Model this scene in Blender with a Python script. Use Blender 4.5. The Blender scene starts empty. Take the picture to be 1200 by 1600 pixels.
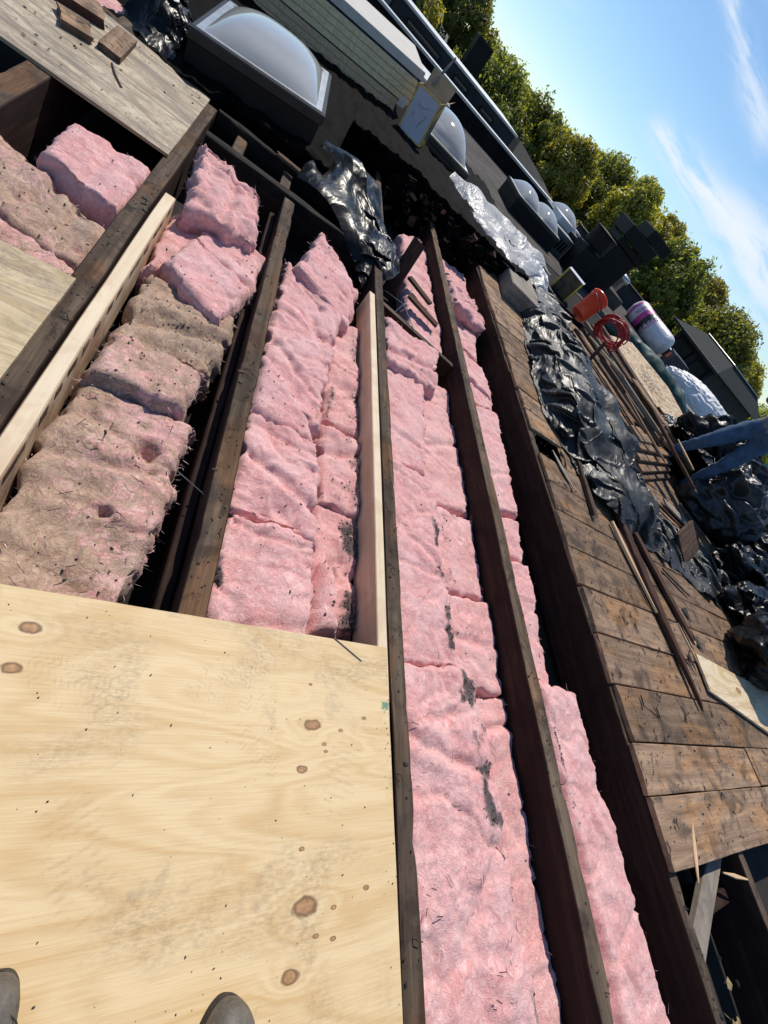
import bpy, math, random
import numpy as np
from mathutils import Matrix, Vector

# ------------------------------------------------------------------ camera, sky, sun, exposure
SC = bpy.context.scene
COL = SC.collection
R3 = math.radians

cam_d = bpy.data.cameras.new('camera')
cam_d.sensor_fit = 'VERTICAL'
cam_d.sensor_height = 36.0
cam_d.lens = 640.0 / 1600.0 * 36.0
cam_d.clip_start = 0.02
cam_d.clip_end = 5000.0
cam = bpy.data.objects.new('camera', cam_d)
COL.objects.link(cam)
_x = Vector((0.80025106, -0.03168644, 0.59882737))
_y = -Vector((0.31326748, -0.82941676, -0.46252711))
_z = -Vector((0.51133329, 0.55773095, -0.65381531))
cam.matrix_world = Matrix(((_x[0], _y[0], _z[0], 0.0), (_x[1], _y[1], _z[1], 0.0), (_x[2], _y[2], _z[2], 1.0), (0, 0, 0, 1)))
SC.camera = cam

SUN_AZ = 18.0      # degrees from +Y towards +X
SUN_EL = 50.0
sd = Vector((math.sin(R3(SUN_AZ)) * math.cos(R3(SUN_EL)), math.cos(R3(SUN_AZ)) * math.cos(R3(SUN_EL)), math.sin(R3(SUN_EL))))
sun_d = bpy.data.lights.new('sun', 'SUN')
sun_d.energy = 4.5
sun_d.angle = R3(0.6)
sun_d.color = (1.0, 0.93, 0.82)
sun = bpy.data.objects.new('sun', sun_d)
COL.objects.link(sun)
sun.rotation_euler = sd.to_track_quat('Z', 'Y').to_euler()
sun.location = (0, 0, 30)

world = bpy.data.worlds.new('World')
SC.world = world
world.use_nodes = True


class NT:
    """small helper for building node trees"""
    def __init__(self, tree):
        self.t = tree
        self.t.nodes.clear()

    def n(self, typ, props=None, **ins):
        nd = self.t.nodes.new(typ)
        for k, v in (props or {}).items():
            setattr(nd, k, v)
        for k, v in ins.items():
            key = int(k[1:]) if k[0] == '_' else k.replace('__', ' ')
            self.set(nd.inputs[key], v)
        return nd

    def set(self, sock, v):
        if isinstance(v, bpy.types.Node):
            self.t.links.new(v.outputs[0], sock)
        elif isinstance(v, bpy.types.NodeSocket):
            self.t.links.new(v, sock)
        elif isinstance(v, tuple) and len(v) == 3 and sock.type == 'RGBA':
            sock.default_value = (*v, 1.0)
        else:
            sock.default_value = v

    def math(self, op, a, b=0.0, clamp=False, c=None):
        nd = self.n('ShaderNodeMath', {'operation': op, 'use_clamp': clamp}, _0=a, _1=b)
        if c is not None:
            self.set(nd.inputs[2], c)
        return nd

    def mix(self, f, a, b, blend='MIX'):
        nd = self.n('ShaderNodeMix', {'data_type': 'RGBA', 'blend_type': blend})
        self.set(nd.inputs[0], f)
        self.set(nd.inputs[6], a)
        self.set(nd.inputs[7], b)
        return nd.outputs[2]

    def ramp(self, f, stops, interp='LINEAR'):
        nd = self.n('ShaderNodeValToRGB')
        self.set(nd.inputs[0], f)
        cr = nd.color_ramp
        cr.interpolation = interp
        while len(cr.elements) < len(stops):
            cr.elements.new(0.5)
        for e, (p, c) in zip(cr.elements, stops):
            e.position = p
            e.color = (*c, 1.0) if isinstance(c, tuple) else (c, c, c, 1.0)
        return nd.outputs[0]

    def maprange(self, v, a, b, c=0.0, d=1.0, smooth=True):
        return self.n('ShaderNodeMapRange', {'interpolation_type': 'SMOOTHSTEP' if smooth else 'LINEAR'}, _0=v, _1=a, _2=b, _3=c, _4=d).outputs[0]

    def coord(self, which='Object', scale=(1, 1, 1), rot=(0, 0, 0), loc=(0, 0, 0)):
        tc = self.n('ShaderNodeTexCoord')
        return self.n('ShaderNodeMapping', None, _0=tc.outputs[which], Scale=scale, Rotation=rot, Location=loc).outputs[0]

    def mapv(self, v, scale=(1, 1, 1), rot=(0, 0, 0), loc=(0, 0, 0)):
        return self.n('ShaderNodeMapping', None, _0=v, Scale=scale, Rotation=rot, Location=loc).outputs[0]

    def noise(self, v, scale=5.0, detail=4.0, rough=0.55, dist=0.0):
        return self.n('ShaderNodeTexNoise', None, Vector=v, Scale=scale, Detail=detail, Roughness=rough, Distortion=dist)

    def vadd(self, a, b):
        return self.n('ShaderNodeVectorMath', {'operation': 'ADD'}, _0=a, _1=b).outputs[0]

    def vscale(self, a, s):
        nd = self.n('ShaderNodeVectorMath', {'operation': 'SCALE'}, _0=a)
        self.set(nd.inputs['Scale'], s)
        return nd.outputs[0]

    def bump(self, h, strength=0.5, dist=0.01):
        return self.n('ShaderNodeBump', None, Strength=strength, Distance=dist, Height=h).outputs[0]


# sky: Nishita air with thin streaks of cirrus
wt = NT(world.node_tree)
sky = wt.n('ShaderNodeTexSky', {'sky_type': 'NISHITA', 'sun_disc': False})
sky.sun_elevation = R3(SUN_EL)
sky.sun_rotation = R3(SUN_AZ)
sky.altitude = 50.0
sky.air_density = 1.0
sky.dust_density = 0.0
sky.ozone_density = 3.0
gc = wt.n('ShaderNodeTexCoord').outputs['Generated']
# the direction is unrolled to azimuth / elevation so that streaks lie in level bands
sep = wt.n('ShaderNodeSeparateXYZ', None, _0=gc)
azim = wt.math('ARCTAN2', sep.outputs[0], sep.outputs[1])
elev = wt.math('ARCSINE', sep.outputs[2])
ae = wt.n('ShaderNodeCombineXYZ', None, X=azim, Y=elev, Z=0.0)
warp = wt.noise(wt.mapv(ae, scale=(3, 6, 1)), 1.0, 3.0)
aw = wt.vadd(ae, wt.vscale(wt.n('ShaderNodeVectorMath', {'operation': 'SUBTRACT'}, _0=warp.outputs['Color'], _1=(0.5, 0.5, 0.5)).outputs[0], 0.10))
st1 = wt.noise(wt.mapv(aw, scale=(3.0, 16.0, 1.0), loc=(1.37, 0.66, 3.0)), 1.0, 5.0, 0.55)
st2 = wt.noise(wt.mapv(aw, scale=(8.0, 46.0, 1.0), rot=(0, 0, 0.12), loc=(0.7, 0.2, 1.0)), 1.0, 6.0, 0.6)
cl = wt.math('ADD', wt.math('MULTIPLY', st1.outputs[0], 0.72), wt.math('MULTIPLY', st2.outputs[0], 0.28))
cmask = wt.math('MULTIPLY', wt.maprange(cl, 0.56, 0.72), 0.45)
sw = wt.n('ShaderNodeSeparateXYZ', None, _0=aw)


def streak(az0, az1, el0, el1, wid0, wid1, amt):
    """a band of cirrus from one bearing to another"""
    f = wt.maprange(sw.outputs[0], R3(az0), R3(az1), 0.0, 1.0, False)
    mid = wt.math('ADD', R3(el0), wt.math('MULTIPLY', f, R3(el1 - el0)))
    wd = wt.math('ADD', R3(wid0), wt.math('MULTIPLY', f, R3(wid1 - wid0)))
    d = wt.math('DIVIDE', wt.math('SUBTRACT', sw.outputs[1], mid), wd)
    g = wt.math('EXPONENT', wt.math('MULTIPLY', wt.math('MULTIPLY', d, d), -1.0))
    ends = wt.math('MULTIPLY', wt.maprange(sw.outputs[0], R3(az0), R3(az0 + 4)), wt.maprange(sw.outputs[0], R3(az1), R3(az1 - 5)))
    tex = wt.maprange(st2.outputs[0], 0.30, 0.58)
    return wt.math('MULTIPLY', wt.math('MULTIPLY', wt.math('MULTIPLY', g, ends), tex), amt)


for band in (streak(27, 66, 6.3, 8.8, 0.8, 3.4, 1.15), streak(20, 40, 14.4, 11.6, 0.6, 1.0, 0.85), streak(24, 52, 16.2, 17.5, 0.6, 1.8, 0.85), streak(70, 110, 14, 11, 1.0, 2.0, 0.8), streak(-60, -20, 12, 9, 1.0, 2.0, 0.8), streak(34, 60, 5.6, 5.2, 0.4, 0.9, 0.5)):
    cmask = wt.math('MAXIMUM', cmask, band)
tint = wt.mix(1.0, sky.outputs[0], (0.88, 0.98, 1.05), 'MULTIPLY')
skyc = wt.n('ShaderNodeMix', {'data_type': 'RGBA', 'blend_type': 'MIX'})
wt.set(skyc.inputs[0], wt.math('MULTIPLY', cmask, 0.85))
wt.set(skyc.inputs[6], tint)
wt.set(skyc.inputs[7], (8.0, 8.7, 9.6))
bg = wt.n('ShaderNodeBackground', None, Color=skyc.outputs[2], Strength=0.112)
wo = wt.n('ShaderNodeOutputWorld', None, Surface=bg)

SC.view_settings.view_transform = 'Standard'
SC.view_settings.look = 'None'
SC.view_settings.exposure = -0.08
SC.view_settings.gamma = 1.0
SC.view_settings.use_curve_mapping = False
SC.render.engine = 'CYCLES'
SC.cycles.max_bounces = 8
SC.cycles.transparent_max_bounces = 16
SC.cycles.caustics_reflective = False
SC.cycles.caustics_refractive = False

# ------------------------------------------------------------------ numpy noise
_rng = np.random.RandomState(7)
_perm = np.concatenate([_rng.permutation(256)] * 3)
_grad = _rng.normal(size=(256, 3))
_grad /= np.linalg.norm(_grad, axis=1)[:, None]


def perlin(p):
    p = np.asarray(p, float)
    i = np.floor(p).astype(int)
    f = p - i
    i &= 255
    u = f * f * f * (f * (f * 6 - 15) + 10)
    out = 0.0
    for dx in (0, 1):
        for dy in (0, 1):
            for dz in (0, 1):
                h = _perm[_perm[_perm[i[..., 0] + dx] + i[..., 1] + dy] + i[..., 2] + dz]
                g = _grad[h]
                d = f - np.array((dx, dy, dz))
                w = (u[..., 0] if dx else 1 - u[..., 0]) * (u[..., 1] if dy else 1 - u[..., 1]) * (u[..., 2] if dz else 1 - u[..., 2])
                out = out + w * (g * d).sum(-1)
    return out * 1.5


def fbm(p, octv=4, lac=2.03, gain=0.5):
    s, a = 0.0, 1.0
    p = np.asarray(p, float)
    for k in range(octv):
        s = s + a * perlin(p + 17.3 * k)
        p = p * lac
        a *= gain
    return s


def ridged(p, octv=3, lac=2.1, gain=0.5):
    s, a = 0.0, 1.0
    p = np.asarray(p, float)
    for k in range(octv):
        s = s + a * (1.0 - np.abs(perlin(p + 9.1 * k)) * 1.6)
        p = p * lac
        a *= gain
    return s


# ------------------------------------------------------------------ object helpers
def tag(o, label=None, cat=None, group=None, kind=None):
    if label:
        o['label'] = label
    if cat:
        o['category'] = cat
    if group:
        o['group'] = group
    if kind:
        o['kind'] = kind
    return o


def empty(name, loc=(0, 0, 0), rz=0.0):
    o = bpy.data.objects.new(name, None)
    COL.objects.link(o)
    o.location = loc
    o.rotation_euler = (0, 0, rz)
    o.empty_display_size = 0.1
    return o


def mobj(name, verts, faces, mats, parent=None, smooth=False, idx=None, recenter=True):
    verts = np.asarray(verts, float).reshape(-1, 3)
    c = np.zeros(3)
    if recenter and parent is None:
        c = np.array(((verts[:, 0].min() + verts[:, 0].max()) / 2, (verts[:, 1].min() + verts[:, 1].max()) / 2, verts[:, 2].min()))
    me = bpy.data.meshes.new(name)
    me.from_pydata((verts - c).tolist(), [], [tuple(int(i) for i in f) for f in faces])
    if not isinstance(mats, (list, tuple)):
        mats = [mats]
    for m in mats:
        me.materials.append(m)
    if idx is not None:
        me.polygons.foreach_set('material_index', np.asarray(idx, dtype=np.int32))
    if smooth:
        me.polygons.foreach_set('use_smooth', np.ones(len(me.polygons), dtype=bool))
    me.update()
    o = bpy.data.objects.new(name, me)
    COL.objects.link(o)
    o.location = c
    if parent is not None:
        o.parent = parent
    return o


def meshobj(name, me, parent=None, loc=None):
    o = bpy.data.objects.new(name, me)
    COL.objects.link(o)
    if loc is not None:
        o.location = loc
    if parent is not None:
        o.parent = parent
    return o


def grid_faces(nu, nv, off=0, closed_u=False):
    a = np.arange(nu * nv).reshape(nv, nu) + off
    if closed_u:
        a = np.concatenate([a, a[:, :1]], axis=1)
    f = np.stack([a[:-1, :-1], a[:-1, 1:], a[1:, 1:], a[1:, :-1]], -1).reshape(-1, 4)
    return f


BOXF = [(0, 3, 2, 1), (4, 5, 6, 7), (0, 1, 5, 4), (1, 2, 6, 5), (2, 3, 7, 6), (3, 0, 4, 7)]


def boxv(x0, x1, y0, y1, z0, z1):
    return [(x0, y0, z0), (x1, y0, z0), (x1, y1, z0), (x0, y1, z0), (x0, y0, z1), (x1, y0, z1), (x1, y1, z1), (x0, y1, z1)]


class MB:
    """collects shapes into one mesh"""
    def __init__(self):
        self.v, self.f, self.i = [], [], []

    def add(self, v, f, mi=0):
        o = len(self.v)
        self.v += [tuple(map(float, p)) for p in v]
        self.f += [tuple(int(k) + o for k in q) for q in f]
        self.i += [mi] * len(f)
        return self

    def box(self, x0, x1, y0, y1, z0, z1, mi=0, bev=0.0):
        if bev <= 0:
            return self.add(boxv(x0, x1, y0, y1, z0, z1), BOXF, mi)
        v, f = bevel_box(x0, x1, y0, y1, z0, z1, bev)
        return self.add(v, f, mi)

    def tube(self, pts, r, n=8, mi=0, cap=True):
        v, f = tube(pts, r, n, cap)
        return self.add(v, f, mi)

    def build(self, name, mats, parent=None, smooth=False, recenter=True):
        return mobj(name, self.v, self.f, mats, parent, smooth, self.i, recenter)


def bevel_box(x0, x1, y0, y1, z0, z1, b):
    """box with chamfered edges (24 verts)"""
    v, f = [], []
    X, Y, Z = (x0, x1), (y0, y1), (z0, z1)
    ids = {}
    for sx in (0, 1):
        for sy in (0, 1):
            for sz in (0, 1):
                c = np.array((X[sx], Y[sy], Z[sz]))
                d = np.array((b if sx == 0 else -b, b if sy == 0 else -b, b if sz == 0 else -b))
                for ax in range(3):
                    p = c + d
                    p[ax] = c[ax]
                    ids[(sx, sy, sz, ax)] = len(v)
                    v.append(tuple(p))
    for ax in range(3):
        for s in (0, 1):
            q = []
            for (a, bb) in ((0, 0), (1, 0), (1, 1), (0, 1)):
                k = [0, 0, 0]
                k[ax] = s
                k[(ax + 1) % 3] = a
                k[(ax + 2) % 3] = bb
                q.append(ids[(*k, ax)])
            f.append(tuple(q) if s == 1 else tuple(q[::-1]))
    for ax in range(3):
        a1, a2 = (ax + 1) % 3, (ax + 2) % 3
        for s1 in (0, 1):
            for s2 in (0, 1):
                k0, k1 = [0] * 3, [0] * 3
                k0[a1] = k1[a1] = s1
                k0[a2] = k1[a2] = s2
                k1[ax] = 1
                q = (ids[(*k0, a1)], ids[(*k1, a1)], ids[(*k1, a2)], ids[(*k0, a2)])
                f.append(q if s1 != s2 else q[::-1])
    for sx in (0, 1):
        for sy in (0, 1):
            for sz in (0, 1):
                t = [ids[(sx, sy, sz, a)] for a in range(3)]
                f.append(tuple(t) if (sx + sy + sz) % 2 else tuple(t[::-1]))
    return v, f


def tube(pts, r, n=8, cap=True):
    P = np.asarray(pts, float)
    m = len(P)
    rr = np.full(m, r) if np.isscalar(r) else np.asarray(r, float)
    T = np.gradient(P, axis=0)
    T /= np.linalg.norm(T, axis=1)[:, None] + 1e-12
    ref = np.array((0, 0, 1.0)) if abs(T[0, 2]) < 0.9 else np.array((1.0, 0, 0))
    V = []
    a = np.linspace(0, 2 * np.pi, n, endpoint=False)
    for k in range(m):
        u = ref - T[k] * (ref @ T[k])
        u /= np.linalg.norm(u) + 1e-12
        w = np.cross(T[k], u)
        ref = u
        V.append(P[k] + rr[k] * (np.cos(a)[:, None] * u + np.sin(a)[:, None] * w))
    V = np.concatenate(V)
    F = [tuple(q) for q in grid_faces(n, m, 0, True)]
    if cap:
        F.append(tuple(range(n))[::-1])
        F.append(tuple(range((m - 1) * n, m * n)))
    return V, F


def lathe(prof, n=32):
    """prof: list of (r, z); closed round the z axis"""
    pr = np.asarray(prof, float)
    a = np.linspace(0, 2 * np.pi, n, endpoint=False)
    V = np.stack([pr[:, 0][:, None] * np.cos(a), pr[:, 0][:, None] * np.sin(a), np.repeat(pr[:, 1][:, None], n, 1)], -1).reshape(-1, 3)
    return V, [tuple(q) for q in grid_faces(n, len(pr), 0, True)]


def frame_matrix(p0, p1, up=(0, 0, 1), roll=0.0):
    p0, p1 = Vector(p0), Vector(p1)
    x = (p1 - p0).normalized()
    y = Vector(up).cross(x).normalized()
    z = x.cross(y)
    if roll:
        q = Matrix.Rotation(roll, 3, x)
        y, z = q @ y, q @ z
    return Matrix(((x[0], y[0], z[0], p0[0]), (x[1], y[1], z[1], p0[1]), (x[2], y[2], z[2], p0[2]), (0, 0, 0, 1)))


def beam_mesh(name, L, w, h, mats, seg=None, bev=0.004, wob=0.002, chip=0.0, seed=0, jag=0.0, jag0=0.0, taper=None, freq=9.0):
    """a sawn piece of wood along local +X; its top face centre line runs along the x axis at z = 0"""
    seg = seg or max(4, int(L / 0.03))
    rs = np.random.RandomState(seed)
    b = min(bev, 0.3 * min(w, h))
    cs = [(-w / 2 + b, 0), (-w / 4, 0), (0, 0), (w / 4, 0), (w / 2 - b, 0), (w / 2, -b), (w / 2, -h * .3), (w / 2, -h * .66), (w / 2, -h + b), (w / 2 - b, -h), (0, -h), (-w / 2 + b, -h), (-w / 2, -h + b), (-w / 2, -h * .66), (-w / 2, -h * .3), (-w / 2, -b)]
    cs = np.array(cs)
    n = len(cs)
    xs = np.linspace(0, L, seg + 1)
    V = np.zeros((seg + 1, n, 3))
    V[..., 0] = xs[:, None]
    V[..., 1] = cs[:, 0]
    V[..., 2] = cs[:, 1]
    if taper is not None:
        t = np.interp(xs / L, np.linspace(0, 1, len(taper)), taper)
        V[..., 1] *= t[:, None]
        V[..., 2] = V[..., 2] * (0.4 + 0.6 * t[:, None])
    q = V * np.array((1.0, 6.0, 6.0)) * freq / 9.0 + seed * 3.7
    V[..., 1] += wob * perlin(q * 4.0) + wob * 1.5 * perlin(np.stack([V[..., 0] * 1.7, 0 * V[..., 0], 0 * V[..., 0]], -1) + seed)
    V[..., 2] += wob * perlin(q * 4.0 + 31.0)
    if chip > 0:
        edge = np.zeros(n)
        edge[[0, 4, 5, 15]] = 1
        c = np.clip(perlin(np.stack([V[..., 0] * 11, V[..., 1] * 9, V[..., 2] * 5], -1) + seed * 1.3) - 0.18, 0, 1)
        V[..., 2] -= chip * c * edge
        V[..., 1] -= np.sign(V[..., 1]) * chip * 0.6 * c * edge
    if jag > 0:
        V[-1, :, 0] += jag * rs.uniform(-1, 0.6, n)
        V[-2, :, 0] += jag * 0.15 * rs.uniform(-1, 1, n)
    if jag0 > 0:
        V[0, :, 0] -= jag0 * rs.uniform(-1, 0.6, n)
    F = grid_faces(n, seg + 1, 0, True)
    Vf = V.reshape(-1, 3)
    faces = [tuple(x[::-1]) for x in F]
    caps = [tuple(range(n)), tuple(range(seg * n, seg * n + n))[::-1]]
    idx = []
    if not isinstance(mats, (list, tuple)):
        mats = [mats]
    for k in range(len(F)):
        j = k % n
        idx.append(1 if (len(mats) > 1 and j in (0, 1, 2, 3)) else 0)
    for c in caps:
        faces.append(c)
        idx.append(2 if len(mats) > 2 else 0)
    me = bpy.data.meshes.new(name)
    me.from_pydata(Vf.tolist(), [], [tuple(int(i) for i in f) for f in faces])
    for m in mats:
        me.materials.append(m)
    me.polygons.foreach_set('material_index', np.array(idx, dtype=np.int32))
    me.update()
    return me


def beam(name, p0, p1, w, h, mats, parent=None, up=(0, 0, 1), roll=0.0, **kw):
    L = (Vector(p1) - Vector(p0)).length
    me = beam_mesh(name, L, w, h, mats, **kw)
    o = meshobj(name, me)
    m = frame_matrix(p0, p1, up, roll)
    if parent is not None:
        o.parent = parent
        m = parent.matrix_basis.inverted() @ m
    o.matrix_basis = m
    return o


# ------------------------------------------------------------------ materials
def new_mat(name):
    m = bpy.data.materials.new(name)
    m.use_nodes = True
    return m, NT(m.node_tree)


def finish(t, col, rough=0.8, bump=None, **kw):
    b = t.n('ShaderNodeBsdfPrincipled')
    t.set(b.inputs['Base Color'], col)
    t.set(b.inputs['Roughness'], rough)
    if bump is not None:
        t.set(b.inputs['Normal'], bump)
    for k, v in kw.items():
        t.set(b.inputs[k.replace('__', ' ')], v)
    t.n('ShaderNodeOutputMaterial', None, Surface=b)
    return b


def rnd_loc(t):
    oi = t.n('ShaderNodeObjectInfo')
    return t.vscale(t.n('ShaderNodeCombineXYZ', None, X=oi.outputs['Random'], Y=oi.outputs['Random'], Z=oi.outputs['Random']).outputs[0], 37.0), oi


def wood_mat(name, dark, mid, light, rough=0.85, grain=1.0, blotch=None, blotch_amt=0.0, bump=0.4, black=0.0, var=0.25, specks=0.0, tint2=None):
    m, t = new_mat(name)
    off, oi = rnd_loc(t)
    c = t.vadd(t.coord('Object'), off)
    w = t.noise(t.mapv(c, scale=(1.2, 5, 5)), 1.0, 2.0)
    cw = t.vadd(t.mapv(c, scale=(1.6, 26, 26)), t.vscale(w.outputs['Color'], 1.6))
    g = t.noise(cw, 1.0 * grain, 6.0, 0.62)
    fine = t.noise(t.mapv(c, scale=(8, 190, 190)), 1.0, 3.0, 0.7)
    v = t.math('ADD', t.math('MULTIPLY', g.outputs[0], 0.72), t.math('MULTIPLY', fine.outputs[0], 0.28))
    col = t.ramp(v, [(0.28, dark), (0.5, mid), (0.72, light)])
    if blotch is not None:
        bn = t.noise(c, 7.0, 5.0, 0.65, 0.6)
        col = t.mix(t.math('MULTIPLY', t.maprange(bn.outputs[0], 0.46, 0.64), blotch_amt), col, blotch)
    if black > 0:
        bn2 = t.noise(c, 13.0, 5.0, 0.7, 1.0)
        col = t.mix(t.math('MULTIPLY', t.maprange(bn2.outputs[0], 0.57, 0.66), black), col, (0.012, 0.010, 0.010))
    if specks > 0:
        vo = t.n('ShaderNodeTexVoronoi', None, Vector=c, Scale=38.0)
        ns = t.noise(c, 4.0, 2.0)
        sp = t.math('MULTIPLY', t.maprange(vo.outputs['Distance'], 0.10, 0.04), t.maprange(ns.outputs[0], 0.45, 0.6))
        col = t.mix(t.math('MULTIPLY', sp, specks), col, (0.015, 0.012, 0.012))
    if tint2 is not None:
        tn = t.noise(t.mapv(c, scale=(2.2, 5, 5)), 1.0, 3.0, 0.6, 0.4)
        col = t.mix(t.math('MULTIPLY', t.maprange(tn.outputs[0], 0.50, 0.66), 0.75), col, t.mix(1.0, col, tint2, 'MULTIPLY'))
    br = t.math('ADD', 1.0 - var, t.math('MULTIPLY', oi.outputs['Random'], 2 * var))
    col = t.mix(1.0, col, t.n('ShaderNodeCombineXYZ', None, X=br, Y=br, Z=br).outputs[0], 'MULTIPLY')
    finish(t, col, rough, t.bump(v, bump, 0.006), Specular__IOR__Level=0.2)
    return m


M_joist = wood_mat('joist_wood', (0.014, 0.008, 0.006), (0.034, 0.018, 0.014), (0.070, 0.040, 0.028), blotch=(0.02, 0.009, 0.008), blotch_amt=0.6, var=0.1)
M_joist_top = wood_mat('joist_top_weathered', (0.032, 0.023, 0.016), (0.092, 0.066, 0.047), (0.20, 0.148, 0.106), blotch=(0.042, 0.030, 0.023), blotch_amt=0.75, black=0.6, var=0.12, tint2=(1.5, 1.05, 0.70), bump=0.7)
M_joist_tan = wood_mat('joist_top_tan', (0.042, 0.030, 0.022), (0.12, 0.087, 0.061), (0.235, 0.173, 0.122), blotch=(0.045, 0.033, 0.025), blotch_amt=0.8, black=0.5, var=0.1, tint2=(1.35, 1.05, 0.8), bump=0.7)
M_char = wood_mat('tarred_wood', (0.004, 0.004, 0.004), (0.010, 0.009, 0.008), (0.04, 0.033, 0.028), rough=0.8, blotch=(0.07, 0.05, 0.036), blotch_amt=0.25, bump=0.9)
M_stud = wood_mat('new_lumber', (0.50, 0.34, 0.20), (0.66, 0.50, 0.33), (0.76, 0.61, 0.44), rough=0.65, blotch=(0.40, 0.20, 0.10), blotch_amt=0.22, bump=0.12, var=0.04)
M_stud_top = wood_mat('new_lumber_edge', (0.62, 0.47, 0.30), (0.76, 0.62, 0.44), (0.82, 0.70, 0.53), rough=0.65, blotch=(0.45, 0.24, 0.12), blotch_amt=0.25, bump=0.12, var=0.04)
M_stud_dirty = wood_mat('used_lumber', (0.38, 0.26, 0.16), (0.56, 0.42, 0.28), (0.68, 0.53, 0.38), rough=0.7, blotch=(0.22, 0.11, 0.06), blotch_amt=0.55, bump=0.2, var=0.04)
M_plank = wood_mat('deck_plank', (0.105, 0.068, 0.046), (0.27, 0.178, 0.118), (0.44, 0.30, 0.20), blotch=(0.075, 0.054, 0.042), blotch_amt=0.75, black=0.9, var=0.28, specks=0.8, tint2=(1.25, 1.02, 0.72), bump=0.8)
M_plank_end = wood_mat('deck_plank_sawn_end', (0.16, 0.095, 0.055), (0.32, 0.20, 0.12), (0.46, 0.31, 0.20), blotch=(0.07, 0.046, 0.034), blotch_amt=0.5, var=0.15)
M_board = wood_mat('old_board', (0.045, 0.028, 0.019), (0.13, 0.078, 0.052), (0.25, 0.16, 0.11), blotch=(0.03, 0.02, 0.016), blotch_amt=0.6, black=0.4, var=0.35)
M_redboard = wood_mat('red_brown_board', (0.030, 0.014, 0.010), (0.085, 0.040, 0.027), (0.17, 0.092, 0.064), blotch=(0.02, 0.011, 0.01), blotch_amt=0.5, var=0.2)
M_splinter = wood_mat('fresh_split_wood', (0.42, 0.24, 0.13), (0.62, 0.42, 0.25), (0.74, 0.56, 0.38), bump=0.5, var=0.08)
M_greyboard = wood_mat('weathered_grey_board', (0.15, 0.125, 0.10), (0.27, 0.23, 0.19), (0.37, 0.33, 0.28), blotch=(0.12, 0.10, 0.085), blotch_amt=0.5, var=0.1)


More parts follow.
